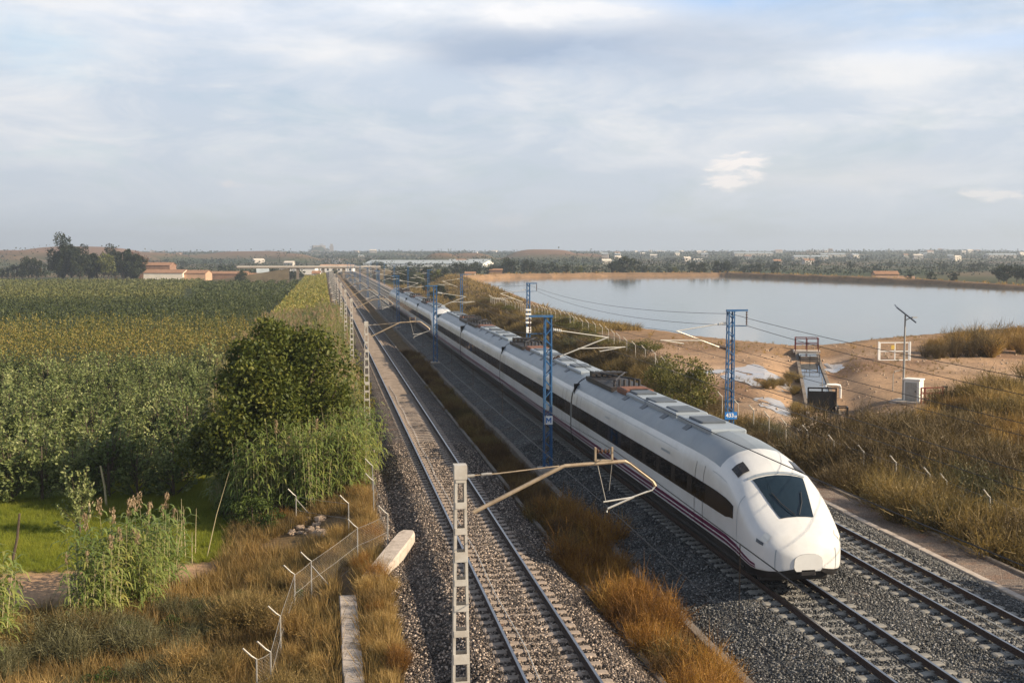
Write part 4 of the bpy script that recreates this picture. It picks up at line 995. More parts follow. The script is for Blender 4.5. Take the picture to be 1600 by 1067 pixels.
def rows_mesh(Y0, Y1, dy, px0, px1, h, m, leaf, step, per, name, sprout=0, label=None, wid=.55, xlim=-1e9, xmax=-6):
    P = []; y = Y0
    while y < Y1:
        x0 = max(cam_to_world(px0, y)[0], xlim); x1 = min(cam_to_world(px1, y)[0], xmax)
        if x1 > x0:
            n = int((x1-x0)/step); xs = x0+np.arange(n)*step+rng.uniform(-.3, .3, n)*step
            k = np.repeat(xs, per); N_ = len(k); zf = rng.beta(2.2, 1.4, N_)
            hh = h*(1+.10*np.sin(k*1.9+y)+.07*np.sin(k*.43+y*.3)); 
            Pz = zf*hh; Px = k+rng.normal(size=N_)*step*.42; Py = y+rng.normal(size=N_)*wid*(1.1-zf*.6)
            P.append(np.stack([Px, Py, Pz], 1))
            if sprout:
                ns = int(n*sprout); q = rng.uniform(x0, x1, ns); tt = np.repeat(q, 9); f = np.tile(np.linspace(.75, 1.25, 9), ns)
                P.append(np.stack([tt+rng.normal(size=len(tt))*.05, y+rng.normal(size=len(tt))*.08, f*h], 1))
        y += dy
    P = np.concatenate(P); P[:, 2] += hgt(P[:, 0], P[:, 1]); V, Q = leaves(P, leaf, leaf*.6, np.tile([0, 0, 1.], (len(P), 1)), 1.8)
    return tag(link(name, np_mesh(name, V, Q, m)), kind='stuff')
rest = np.array([(x, y, gz(x, y)) for x, y in orch[290:]] or [(-60, 108, gz(-60, 108))]); V, Q = scatter([(np.array([v.co for v in a.vertices]), np.arange(len(a.vertices)).reshape(-1, 4)) for a, b in OT[:3]], rest, rng.uniform(.95, 1.2, len(rest)))
k4 = np.repeat(rng.uniform(size=len(Q)) < .5, 4); V = V[k4]; Q = np.arange(len(V)).reshape(-1, 4)
tag(link('far_orchard_rows', np_mesh('far_orchard_rows', V, Q, 'lf_orch')), kind='stuff')
rows_mesh(121, 154, 5.4, -40, 520, 3.7, 'lf_yel', .26, .55, 30, 'yellowing_orchard', 1.2, xmax=-7)
rows_mesh(161, 198, 6.2, -40, 520, 2.0, 'lf_dkfield', .32, .7, 18, 'low_orchard', 0, xmax=-9)
rows_mesh(161, 198, 6.2, -40, 520, 2.9, 'lf_yel', .28, 1.1, 4, 'sparse_orchard', 1.6, xmax=-9, wid=.25)
rows_mesh(200, 300, 7.0, -40, 520, 2.9, 'lf_dkfield', .46, 1.0, 19, 'dark_orchard', 0, xmax=-10, wid=.5)
P = []; x = -12.
while x > -150:      # rows running along the line of the tracks
    n = int(215/1.3); yy_ = 305+np.arange(n)*1.3; per = 9; k = np.repeat(yy_, per); kp = (x-0)*1.0
    q = np.stack([x+rng.normal(size=len(k))*.7, k+rng.normal(size=len(k))*.5, rng.beta(2.2, 1.4, len(k))*2.2], 1)
    u_ = 800+FPX*(q[:, 0]*cR.x+q[:, 1]*cR.y)/(q[:, 0]*math.sin(THE)+q[:, 1]*math.cos(THE)); P.append(q[u_ > 300]); x -= 5.2
P = np.concatenate(P); P[:, 2] += hgt(P[:, 0], P[:, 1]); V, Q = leaves(P, .75, .45, np.tile([0, 0, 1.], (len(P), 1)), 1.8)
tag(link('distant_dark_orchard', np_mesh('distant_dark_orchard', V, Q, 'lf_dkfield')), kind='stuff')
rows_mesh(304, 430, 5.0, -60, 300, 2.4, 'lf_field2', .7, 1.3, 12, 'pale_orchard', 0, xmax=-40, wid=1.0)
rows_mesh(436, 560, 6.0, -60, 330, 2.1, 'lf_field2', .95, 1.8, 10, 'distant_pale_orchard', 0, xmax=-40, wid=1.2)

# reeds
def reed_clump(seed, n, h, rad, m='reed', plume=0, leafn=15):
    g = np.random.default_rng(seed); parts = []; st = MB(); pl = []
    for i in range(n):
        a = g.uniform(0, 6.28); r = rad*math.sqrt(g.uniform()); b = np.array([r*math.cos(a), r*math.sin(a), -.1]); H = h*g.uniform(.7, 1.05)
        lean = np.array([math.cos(a), math.sin(a)])*g.uniform(.02, .3)*(.3+r/rad)*H*.5; e = np.array([b[0]+lean[0], b[1]+lean[1], H])
        st.tube([b, b+(e-b)*.6-np.array([lean[0]*.1, lean[1]*.1, 0]), e], 0, 3, 0, [.014, .011, .004])
        f = np.linspace(.22, 1, leafn); base = b+(e-b)*f[:, None]; la = np.arange(leafn)*2.6+g.uniform(0, 6); ln = g.uniform(.5, .92, leafn)*(1.15-.5*f)
        d = np.stack([np.cos(la), np.sin(la), np.zeros(leafn)], 1)
        m1 = base+d*ln[:, None]*.45+[0, 0, .26]*ln[:, None]; m2 = base+d*ln[:, None]*.85+[0, 0, .16]*ln[:, None]; tp = base+d*ln[:, None]*1.1-[0, 0, .22]*ln[:, None]
        s = np.stack([-np.sin(la), np.cos(la), np.zeros(leafn)], 1); w = .045
        V = np.stack([base-s*w*.5, base+s*w*.5, m1-s*w, m1+s*w, m2-s*w*.7, m2+s*w*.7, tp-s*.002, tp+s*.002], 1).reshape(-1, 3)
        Q = (np.array([[0,1,3,2],[2,3,5,4],[4,5,7,6]])[None]+np.arange(leafn)[:, None, None]*8).reshape(-1, 4); parts.append((V, Q))
        if i < plume:
            c = e+np.stack([g.normal(size=60)*.05, g.normal(size=60)*.05, g.uniform(-.05, .5, 60)], 1)*np.array([1, 1, 1.]); pl.append(leaves(c, .16, .035, np.tile([0, 0, 1.], (60, 1)), .9))
    V, Q = merge(parts); out = [('leaf_mass', np_mesh('leaf_mass', V, Q, m)), ('cane', st.mesh('cane', 'cane'))]
    for V, Q in pl: out.append(('plume', np_mesh('plume', V, Q, 'plume')))
    return out
def put_parts(name, parts, p, rz, sc, label, cat, group=None):
    t = empty(name, p, rz, label, cat, group); t.scale = sc if isinstance(sc, tuple) else (sc,)*3
    for nm, me in parts: link(nm, me, t)
    return t
RA = [reed_clump(s, 60, 4.0, 1.1, 'reed', 1) for s in (60, 61, 62)]
RB = [reed_clump(s, 46, 3.8, 1.3, 'reedhedge', 5, 13) for s in (70, 71, 72)]
for (u, v, s) in [(375, 800, .95), (400, 812, .9), (430, 808, .95), (460, 800, .92), (492, 795, .85), (520, 780, .85), (548, 772, .8), (563, 745, .85), (395, 780, 1.0), (440, 785, 1.0), (500, 765, .95), (540, 750, .95), (350, 790, .6)]:
    put_parts('giant_reed', random.choice(RA), G(u, v), random.uniform(0, 6.28), (s, s, s*random.uniform(.9, 1.1)), 'arching green giant reed clump in front of the big dark tree', 'reeds', 'reeds in front of the big tree')
RC = [reed_clump(s, 18, 3.2, .6, 'reed', 2, 15) for s in (80, 81)]
for (u, v, s) in [(150, 962, 1.0), (185, 955, 1.05), (215, 945, 1.0), (245, 930, 1.0), (170, 975, .85), (258, 915, .8), (228, 958, .8), (130, 985, .7)]:
    put_parts('giant_reed', random.choice(RC), G(u, v), random.uniform(0, 6.28), s, 'green reed clump with brown plumes between dirt path and dry scrub', 'reeds', 'reeds beside the dirt path')
for (u, v, s) in [(2, 1010, 1.0), (-20, 1040, 1.0)]:
    put_parts('giant_reed', RC[0], G(u, v), random.uniform(0, 6.28), s, 'bright green reed clump cut by the left picture edge', 'reeds', 'reeds at the left edge')
k = 0; y = 66.
while y < 190:
    for x in ((.5, -1.6, -3.6, -5.4)+((-7.4,) if y > 98 else ()) if y > 74 else (.3, -1.6)):
        x += random.uniform(-.5, .5); p = (x, y+random.uniform(-1, 1), gz(x, y)); s = random.uniform(.8, 1.08)
        put_parts('tall_reed', random.choice(RB), p, random.uniform(0, 6.28), (s*1.25, s*1.25, s), 'yellowing tall reed clump in the hedge along the left track', 'reeds', 'reed hedge along the left track')
    y += 2.3+y*.006
n = 26000; yy = 190+(560-190)*rng.uniform(size=n)**1.6; xx = rng.uniform(-8.5, 1.0, n); z = rng.beta(2.5, 1.3, n)*3.6
P = np.stack([xx, yy, hgt(xx, yy)+z], 1); V, Q = leaves(P, .7, .22, np.tile([0, 0, 1.], (n, 1)), 1.2); tag(link('distant_reed_bed', np_mesh('distant_reed_bed', V, Q, 'reedhedge')), kind='stuff')
# bare canes
for (u, v, h) in [(322, 872, 3.6), (305, 868, 2.0), (290, 872, 2.2), (284, 868, 2.4), (276, 870, 2.0), (300, 880, 1.3)]:
    p = G(u, v); d = random.uniform(-.1, .1) if h < 3 else 1.0
    tag(MB().tube([(0, 0, -.1), (d*.45, 0, h*.5), (d, 0, h)], 0, 4, 0, [.022, .016, .006]).build('bare_cane', 'cane', None, p), 'bare straw coloured cane sticking up behind the path reeds', 'cane', 'bare canes by the dirt path')

# big dark tree
g = np.random.default_rng(5); parts = []
mb = MB(); CC = []
for (dx, dy, dz, rx, rz_, n, lump) in [(0, 0, 4.9, 3.3, 3.9, 15000, 40), (-1.9, -1.0, 3.4, 2.4, 2.6, 8000, 24), (2.0, -.6, 3.6, 2.0, 2.6, 7000, 22), (.6, .6, 6.6, 2.2, 2.2, 6000, 18), (-1.2, .4, 6.0, 2.0, 2.0, 5000, 14), (3.0, 1.4, 2.8, 1.5, 2.0, 3500, 12), (-3.2, .6, 2.6, 1.5, 1.7, 3500, 12), (1.9, .2, 6.6, 1.3, 1.4, 2200, 9)]:
    P, C = crown_points(n, (rx, rx, rz_), lump, int(dx*10)+50); o = np.array([dx, dy, dz]); parts.append(leaves(P+o, .2, .12)); CC += list(C[::3]+o)
V, Q = merge(parts); p = G(438, 778)
t = empty('evergreen_tree', p, .6, 'big rounded dark green tree between the orchard and the reeds', 'tree')
t.scale = (1.06, 1.06, 1.05); link('crown', np_mesh('crown', V, Q, 'lf_tree'), t); mb.tube([(0, 0, -.3), (.1, 0, 1.5), (0, 0, 5)], 0, 10, 0, [.34, .26, .12]); limbs(CC, (0, 0, 1.6), .3, mb); mb.build('trunk', 'bark', t)
GB = [make_tree('b', 1.6, 2.2, 'greenbush', 1500, .12, 12, s, .05, .05) for s in (90, 91)]
for (u, v, s) in [(395, 828, 1.0), (425, 832, .7), (370, 820, .8), (470, 805, .8), (350, 812, .7)]:
    put_tree('green_bush', random.choice(GB), G(u, v), random.uniform(0, 6), s, 'low bright green bush at the foot of the giant reeds', 'bush', 'green bushes below the reeds')
# yellow leaning bush by the track edge
YB = make_tree('b', 2.6, 2.0, 'lf_yel', 1800, .14, 12, 95, .1, .05)
for (u, v, s) in [(566, 640, .9), (572, 665, .7), (560, 615, .9)]:
    put_tree('yellow_bush', YB, G(u, v), random.uniform(0, 6), s, 'yellow leaved bush at the ballast edge below the second pale mast', 'bush', 'yellow bushes at the ballast edge')

# shrubs made of fine twigs
def twig_shrub(seed, h, rad, n, m, w=.018, flop=.35, leafy=0, lobes=1):
    g = np.random.default_rng(seed); Bs, Ts = [], []
    for l in range(lobes):
        cx, cy = g.normal(size=2)*rad*.45*(lobes > 1); k = n//lobes; a = g.uniform(0, 6.28, k); u = g.uniform(0, 1, k)**.6*rad*(.75 if lobes > 1 else 1)
        H = h*g.uniform(.55, 1.05, k)*(1.08-.5*(u/rad)**2)*g.uniform(.75, 1.1); B = np.stack([cx+np.cos(a)*u*.25, cy+np.sin(a)*u*.25, np.full(k, -.05)], 1)
        T_ = np.stack([cx+np.cos(a)*u+g.normal(size=k)*.1*h, cy+np.sin(a)*u+g.normal(size=k)*.1*h, H], 1); Bs.append(B); Ts.append(T_)
    B, T_ = np.concatenate(Bs), np.concatenate(Ts); parts = [blades(B, T_, np.full(len(B), w*1.2), flop*.25*h, 3)]
    # side twigs
    for r in range(3):
        f = g.uniform(.35, 1, len(B))[:, None]; b = B+(T_-B)*f+[0, 0, 1]*(flop*.25*h*(1-(2*f-1)**2)); d = unit(T_-B)+g.normal(size=B.shape)*.6
        parts.append(blades(b, b+d*g.uniform(.12, .3, (len(B), 1))*h, np.full(len(B), w), .0, 1))
    if leafy:
        f = g.uniform(.3, 1, (leafy, 1)); k = g.integers(0, len(B), leafy); P = B[k]+(T_[k]-B[k])*f+g.normal(size=(leafy, 3))*.06*h; P[:, 2] += .2*flop*h*.6; parts.append(leaves(P, .055, .03))
    return merge(parts)
def shrub_meshes(seeds, m, *a, **k): return [np_mesh('shrub', *twig_shrub(s, a[0], a[1], a[2], m, **k), m) for s in seeds]
SH = {'rust': shrub_meshes((100, 101, 102, 103), 'rust', 1.3, .8, 420, w=.015, lobes=4, leafy=1300),
      'rust_shade': shrub_meshes((110, 111, 112), 'rust_shade', 1.2, .8, 380, w=.016, lobes=4, leafy=1300),
      'dry': shrub_meshes((120, 121, 122), 'dry', .95, .8, 480, w=.015, lobes=3, leafy=700),
      'olive': shrub_meshes((130, 131, 132), 'dryolive', 1.0, .95, 420, w=.016, lobes=4, leafy=2400),
      'grey': shrub_meshes((140, 141, 142), 'greyshrub', 1.0, 1.1, 420, w=.016, lobes=4, leafy=3200),
      'brown': shrub_meshes((150, 151, 152), 'brownshrub', 1.1, 1.2, 460, w=.018, lobes=4, leafy=3200)}
def shrub(kind, p, s, label, group, sz=1., name='shrub'):
    o = link(name, random.choice(SH[kind]), None, p); o.scale = (s, s, s*sz); o.rotation_euler = (0, 0, random.uniform(0, 6.28)); return tag(o, label, 'shrub', group)
# dry brush in the ditch
y = 22.
while y < 128:
    for _ in range(2):
        x = 9.25+random.uniform(-.75, .75)*(1 if y < 46 else .7)
        kind = 'rust' if y < 45 and random.random() < .72 else 'rust_shade' if random.random() < .75 else 'olive'; s = random.uniform(.6, 1.15)*(1.0 if y < 46 else .7)
        shrub(kind, (x, y+random.uniform(-.4, .4), gz(x, y)-.05), s, 'feathery orange brown dry bush in the ditch between the tracks' if kind == 'rust' else 'dry bush in the ditch with shade put into its brown colour' if kind == 'rust_shade' else 'olive tinged weedy bush in the ditch between the tracks', {'rust': 'orange bushes in the ditch', 'rust_shade': 'dark bushes in the ditch', 'olive': 'olive bushes in the ditch'}[kind], name='dry_bush')
    y += .85 if y < 50 else 1.2
def tuft(seed, h, r, n, w):
    g = np.random.default_rng(seed); a = g.uniform(0, 6.28, n); u = g.uniform(0, 1, n)*r; B = np.stack([np.cos(a)*u*.4, np.sin(a)*u*.4, np.full(n, -.03)], 1)
    T_ = np.stack([np.cos(a)*u*1.6, np.sin(a)*u*1.6, h*g.uniform(.4, 1.1, n)], 1); return blades(B, T_, np.full(n, w), .06*h, 2)
TF = [tuft(s, .5, .3, 26, .018) for s in range(4)]; TFB = [tuft(s+9, .6, .5, 16, .05) for s in range(4)]; TFC = [tuft(s+19, .9, .9, 12, .13) for s in range(3)]
def field(name, n, box, cond, tm, m, s0, s1, dens=None):
    x = rng.uniform(box[0], box[1], n); y = rng.uniform(box[2], box[3], n); k = cond(x, y)
    if dens is not None: k &= rng.uniform(size=n) < dens(x, y)
    x, y = x[k], y[k]
    if not len(x): return
    P = np.stack([x, y, hgt(x, y)], 1); V, Q = scatter(tm, P, rng.uniform(s0, s1, len(x))); return tag(link(name, np_mesh(name, V, Q, m)), kind='stuff')
inview = lambda x, y, pad=5.: (np.abs((x*cR.x+y*cR.y)) < .47*(x*math.sin(THE)+y*math.cos(THE))+pad)
RB_ = G(482, 830)
lw = lambda x, y: ((x-RB_.x)**2+(y-RB_.y+1)**2 > 4) & inview(x, y) & ~((x < -4.2) & (y > np.interp(x, [-12, -5], [39.8, 44.4])+wob(x, y, 6)*.5)) & ~((np.abs(x-.65) < .3) & (y < 41))
field('dry_grass', 14000, (-18, 1.9, 22, 62), lw, TF, 'dry', .7, 1.5, lambda x, y: .45+.4*wob(x, y, 3, 7))
field('olive_grass', 10500, (-18, 1.7, 22, 62), lw, TF, 'dryolive', .7, 1.5, lambda x, y: .5-.45*wob(x, y, 3, 7))
field('verge_grass', 1500, (1.2, 1.95, 30, 75), lw, TF, 'dry', .5, 1.0)
field('lawn_grass', 22000, (-40, -4, 46, 62), lambda x, y: inview(x, y, 12) & (y > np.interp(x, [-12, -5], [47., 46.9])), TF, 'grass', .35, .6)
field('lawn_grass', 5000, (-12, -4, 57, 66), inview, TF, 'grass', .4, .8)
for _ in range(130):
    x = random.uniform(-13.5, 1.3); y = random.uniform(23, 41.5)
    if not inview(x, y) or abs(x-.65) < .75 or (x < -6 and y > 38.6): continue
    q = float(wob(x, y, 3.5, 3)); kind = 'grey' if (q > .25 and x < -3) else 'dry' if q < .05 else 'olive'
    if x > -3.5 and kind == 'grey': kind = 'dry'
    shrub(kind, (x, y, gz(x, y)), random.uniform(.6, 1.25)*(.8 if x > -1.5 else 1), {'grey': 'grey green low shrub in the scrub at lower left', 'dry': 'straw coloured dry bush in the scrub at lower left', 'olive': 'olive and straw weedy bush in the scrub at lower left'}[kind], {'grey': 'grey green shrubs at lower left', 'dry': 'straw bushes at lower left', 'olive': 'olive bushes at lower left'}[kind])
for _ in range(22):
    x = random.uniform(1.1, 1.85) if random.random() < .5 else random.uniform(-3, 1); y = random.uniform(41, 60)
    shrub('dry' if random.random() < .85 else 'rust', (x, y, gz(x, y)), random.uniform(.45, .8), 'dry bush around the slanted concrete wall', 'dry bushes around the slanted wall')
for y in np.arange(26, 41, .8):
    x = random.uniform(1.15, 1.7); shrub('rust' if random.random() < .3 else 'dry', (x, y, gz(x, y)), random.uniform(.35, .6), 'tawny dry bush between the concrete cover and the ballast', 'tawny bushes beside the cover')
# right-hand scrub
yard = lambda x, y: ((x-41.5)**2+(y-71)**2 < 16) | (y > 62+.15*(x-30)+wob(x, y, 5)*2) & (y < 125) & (x > 27.5) & (((x-50)/13)**2+((y-62)/13)**2 > 1.)
rw = lambda x, y: inview(x, y, 4) & ~yard(x, y) & (shore_sd(x, y) > 3) & (x > 23.2)
field('dry_grass', 30000, (23, 66, 34, 84), lambda x, y: rw(x, y), TF, 'dry', .5, 1.15, lambda x, y: .36+.45*wob(x, y, 5, 2)+.2*(x > 36))
field('olive_grass', 14000, (23, 62, 34, 84), lambda x, y: rw(x, y), TF, 'dryolive', .5, 1.1, lambda x, y: .5-.4*wob(x, y, 5, 2))
field('dry_grass', 12000, (23, 44, 84, 170), lambda x, y: rw(x, y), TFB, 'dryolive', .8, 1.6, lambda x, y: .6+.3*wob(x, y, 8, 2))
field('dry_grass', 9000, (23, 95, 150, 420), lambda x, y: rw(x, y) & (shore_sd(x, y) < 60), TFC, 'dryolive', .8, 1.5, lambda x, y: .6+.3*wob(x, y, 12, 2))
field('bank_grass', 7000, (25, 90, 95, 420), lambda x, y: inview(x, y, 4) & (shore_sd(x, y) > 4) & (shore_sd(x, y) < 12), TFB, 'dry', .4, .8, lambda x, y: .5+.5*wob(x, y, 9, 2))
KL = {'brown': 'dark brown leafy shrub on the scrub slope right of the fence', 'grey': 'grey green rounded shrub on the scrub slope right of the fence', 'olive': 'olive straw shrub on the scrub slope right of the fence', 'dry': 'straw coloured bush on the scrub slope right of the fence'}
c_ = 0
while c_ < 120:
    u, v = random.uniform(1290, 1640), random.uniform(590, 860); z = -.5; x, y, _ = at(u, v, random.uniform(-1.2, 1.5))
    if x < 23.4 or y > 82 or not bool(rw(np.array([x]), np.array([y]))[0]): continue
    q = float(wob(x, y, 6, 11)); s = random.uniform(.9, 2.0)
    kind = ('brown' if q < -.05 else 'grey' if .3 < q < .5 else 'olive') if x < 34 else ('dry' if q < .1 else 'olive' if q < .5 else 'brown')
    shrub(kind, (x, y, gz(x, y)), s, KL[kind], kind+' shrubs on the right slope'); c_ += 1
c_ = 0
while c_ < 45:
    y = random.uniform(60, 120); x = random.uniform(23.5, 27 if y < 66 else 33+.1*(y-60))
    if yard(np.array([x]), np.array([y]))[0] or shore_sd(np.array([x]), np.array([y]))[0] < 5: continue
    shrub(random.choice(['brown', 'olive', 'olive', 'grey']), (x, y, gz(x, y)), random.uniform(.8, 1.4), 'low shrub on the bank slope between the train and the reservoir', 'shrubs on the reservoir bank slope'); c_ += 1
for (u, v, s) in [(1455, 553, 1.6), (1480, 551, 2.0), (1505, 549, 2.1), (1530, 548, 2.3), (1555, 545, 2.4), (1580, 543, 2.5), (1605, 541, 2.5), (1520, 556, 2.0), (1550, 556, 2.1), (1580, 553, 2.2), (1605, 552, 2.2), (1470, 560, 1.3)]:
    shrub('brown' if random.random() < .35 else 'dry', G(u, v), s*.85, 'big brown bush on the rise below the far shore fence', 'brown bushes on the far rise')
for (u, v, s) in [(1235, 595, 1.0), (1222, 603, .8), (1205, 601, .7), (1246, 615, .8), (1195, 606, .8), (1248, 650, 1.0), (1258, 672, 1.1), (1240, 640, .7), (1312, 560, .8), (1060, 534, 1.2), (1095, 536, 1.0), (1330, 536, 1.1), (1420, 528, .9), (1395, 531, .9)]:
    shrub('olive', G(u, v), s*.8, 'small dark weed bush on the bare dirt yard', 'weed bushes on the dirt yard')
M['olivebush'] = foliage('olivebush', [(.045,.05,.015),(.09,.095,.025),(.15,.145,.04),(.24,.21,.07),(.34,.24,.10)], .3, scale=.9)
# leafy bush beside the train, and the dark bushes of the left bank
LB = [make_tree('b', 3.6, 3.4, 'olivebush', 3600, .15, 22, s, .12, .06) for s in (160, 161)]
t = put_tree('leafy_bush', LB[0], G(1078, 655), .4, (1.25, 1.25, 1.3), 'round yellow green leafy bush behind the train beside the dirt yard', 'bush')
t = put_tree('leafy_bush', LB[1], G(1040, 640), 2.0, (.95, .95, 1.1), 'smaller reddish green bush behind the train left of the leafy one', 'bush')
for (u, v, s) in [(905, 528, 1.0), (925, 536, .9), (880, 516, 1.0), (850, 507, .9), (975, 556, .8), (1010, 560, .9), (800, 492, .9), (780, 486, .8), (765, 478, .9), (940, 548, .7)]:
    put_tree('bank_bush', random.choice(LB), G(u, v), random.uniform(0, 6), (s*1.3, s*1.1, s*.55), 'dark green spreading bush on the slope below the reservoir bank', 'bush', 'green bushes on the reservoir slope')
# unseen trees added right of the picture to shade the near rails
SHT = make_tree('t', 7.5, 6, 'lf_tree', 5000, .3, 26, 171, .25, .2)
for (x, y) in [(26.0, 13), (27, 19.5), (29.5, 25.5)]:
    put_tree('added_shade_tree', SHT, (x, y, gz(x, y)), random.uniform(0, 6), random.uniform(.9, 1.05), 'added tree just outside the right picture edge, shading the near rails', 'tree', 'added shade trees outside the picture')

# the rest of the scrub, beyond the shrubs that show one by one
n = 420; x = rng.uniform(23.5, 75, n*4); y = rng.uniform(45, 230, n*4)
k = inview(x, y, 3) & (shore_sd(x, y) > 8) & ~yard(x, y) & ((x < 30+.1*(y-40)) | (y < 80)) & (wob(x, y, 7, 13) > -.25); x, y = x[k][:n], y[k][:n]; q_ = rng.permutation(len(x)); x, y = x[q_], y[q_]
for nm, kd, sel in (('brown_scrub', 'brown', 0), ('olive_scrub', 'olive', 1)):
    xx, yy = (x[::4], y[::4]) if sel == 0 else (x[1::2], y[1::2])
    tm = [(np.array([v.co for v in a.vertices]), np.array([list(p.vertices) for p in a.polygons])) for a in SH[kd][:2]]
    V, Q = scatter(tm, np.stack([xx, yy, hgt(xx, yy)-.05], 1), rng.uniform(.7, 1.4, len(xx))); q_ = 'brownshrub' if sel == 0 else 'dryolive'
    tag(link(nm, np_mesh(nm, V, Q, q_)), kind='stuff')

c_ = 0
while c_ < 26:
    x = random.uniform(-12, 1); y = random.uniform(25, 43)
    if abs(x-.65) < .9 or not inview(x, y) or (x < -6 and y > 39): continue
    s = random.uniform(.3, .6); put_tree('green_weed', random.choice(GB), (x, y, gz(x, y)), random.uniform(0, 6), (s, s, s*.9), 'small green weed among the dry grass at lower left', 'weed', 'green weeds at lower left'); c_ += 1
for (u, v, s) in [(398, 520, 1.5), (420, 508, 1.3), (385, 545, 1.2)]:
    x, y = cam_to_world(u, 66); put_tree('yellowish_bush', YB, (x, y, gz(x, y)), random.uniform(0, 6), s*1.25, 'yellow green bush behind the big dark tree', 'bush', 'yellow green bushes behind the big tree')
field('far_bank_grass', 9000, (20, 420, 280, 620), lambda x, y: (shore_sd(x, y) > .5) & (shore_sd(x, y) < 7), TFC, 'dry', .5, 1.1)
x = rng.uniform(27, 62, 5000); y = rng.uniform(62, 112, 5000); k = yard(x, y) & (shore_sd(x, y) > .5); x, y = x[k], y[k]
V, Q = scatter(STN, np.stack([x, y, hgt(x, y)], 1), .025+.14*rng.uniform(size=len(x))**6); tag(link('pebbles', np_mesh('pebbles', V, Q, 'rock')), kind='stuff')
x = rng.uniform(27, 62, 2600); y = rng.uniform(60, 112, 2600); k = yard(x, y) & (shore_sd(x, y) > 1) & (wob(x, y, 5, 21) > .25) & (ch_coords(x, y)[1] > 1.6); x, y = x[k], y[k]
V, Q = scatter(TF, np.stack([x, y, hgt(x, y)], 1), rng.uniform(.25, .7, len(x))); tag(link('sparse_weeds', np_mesh('sparse_weeds', V, Q, 'dryolive')), kind='stuff')
HM = lambda x, y: max([math.exp(-(((x-hx)*cR.x+(y-hy)*cR.y)/sx_/1.3)**4-(((x-hx)*math.sin(THE)+(y-hy)*math.cos(THE))/sy_)**2) for hx, hy, hz_, sx_, sy_ in HILLS if hy < 1900] or [0])
M['ground_dk'] = mat('ground_dk', (.11,.085,.05), .95, 0, .4, .3)
# ------------------------------------------------------------------ far trees
def far_tree(seed, h, w, m, n=420, leaf=1.0, th=.12):
    return make_tree('t', h, w, m, n, leaf, 14, seed, th, .25)
FT = {'dark': [far_tree(s, 9, 8, 'lf_far', 900, .8) for s in (200, 201, 202)], 'tall': [far_tree(s, 20, 9.5, 'lf_far', 4200, .8, .03) for s in (210, 211)],
      'olive': [far_tree(s, 9, 8, 'lf_farye', 900, .8) for s in (220, 221)], 'brown': [far_tree(s, 11, 11, 'lf_farbr', 1300, .7) for s in (230,)]}
def fpos(u, v):
    """where the line of sight through a picture point meets the far ground"""
    d = ray(u, v); t = 300.; p = None
    while t < 7000:
        p = cam.location+d*t
        if p.z < gz(p.x, p.y): return p
        t *= 1.012
    return cam.location+d*3000
def ftree(kind, u, v, s, label, group=None, sc=None, name='tree'):
    p = fpos(u, v); d = math.hypot(p.x, p.y); return put_tree(name, random.choice(FT[kind]), (p.x, p.y, gz(p.x, p.y)-.3), random.uniform(0, 6), sc or s, label, 'tree', group)
# the tall group at the left
for (u, h, w, kd) in [(100, 24, .95, 'tall'), (112, 22, .9, 'tall'), (92, 20, .8, 'tall'), (126, 17, .9, 'tall'), (140, 18, .8, 'tall'), (153, 16, .9, 'tall'), (182, 18.5, 1.0, 'tall'), (193, 20, 1.0, 'tall'), (205, 17, .9, 'tall'), (216, 15, .9, 'tall')]:
    x, y = cam_to_world(u, 600+random.uniform(-15, 15)); put_tree('tall_tree', random.choice(FT['tall']), (x, y, gz(x, y)), random.uniform(0, 6), (w*1.6, w*1.6, h/20.5), 'tall dark tree in the big group beside the farm building', 'tree', 'tall dark trees beside the farm')
for (u, s) in [(163, 1.6), (170, 1.5)]:
    x, y = cam_to_world(u, 590); put_tree('yellow_tree', FT['olive'][0], (x, y, gz(x, y)), s, (s*.75, s*.75, s*1.15), 'yellow green tree among the tall dark trees left of the farm', 'tree', 'yellow green trees in the tall group')
for (u, s) in [(212, 1.5), (224, 1.25), (236, .8)]:
    x, y = cam_to_world(u, 640); put_tree('russet_tree', FT['brown'][0], (x, y, gz(x, y)), s, (s, s, s), 'russet brown tree at the right end of the tall tree group', 'tree', 'russet trees of the tall group')
for (u, s) in [(12, .9), (24, 1.1), (36, 1.3), (46, 1.7), (58, 1.6), (66, 1.4), (4, .8)]:
    x, y = cam_to_world(u, 620); put_tree('dark_tree', random.choice(FT['dark']), (x, y, gz(x, y)), s, (s*.6, s*.6, s*.9), 'dark tree in the small group at the far left field edge', 'tree', 'dark trees at the far left')
for (u, v, s) in [(380, 443, .75), (374, 443, .6), (455, 438, .65), (463, 437, .6), (470, 436, .55), (448, 438, .5), (523, 430, .5)]:
    ftree('dark', u, v, s, 'small dark tree at the far end of the green fields', 'small dark trees by the far field end')
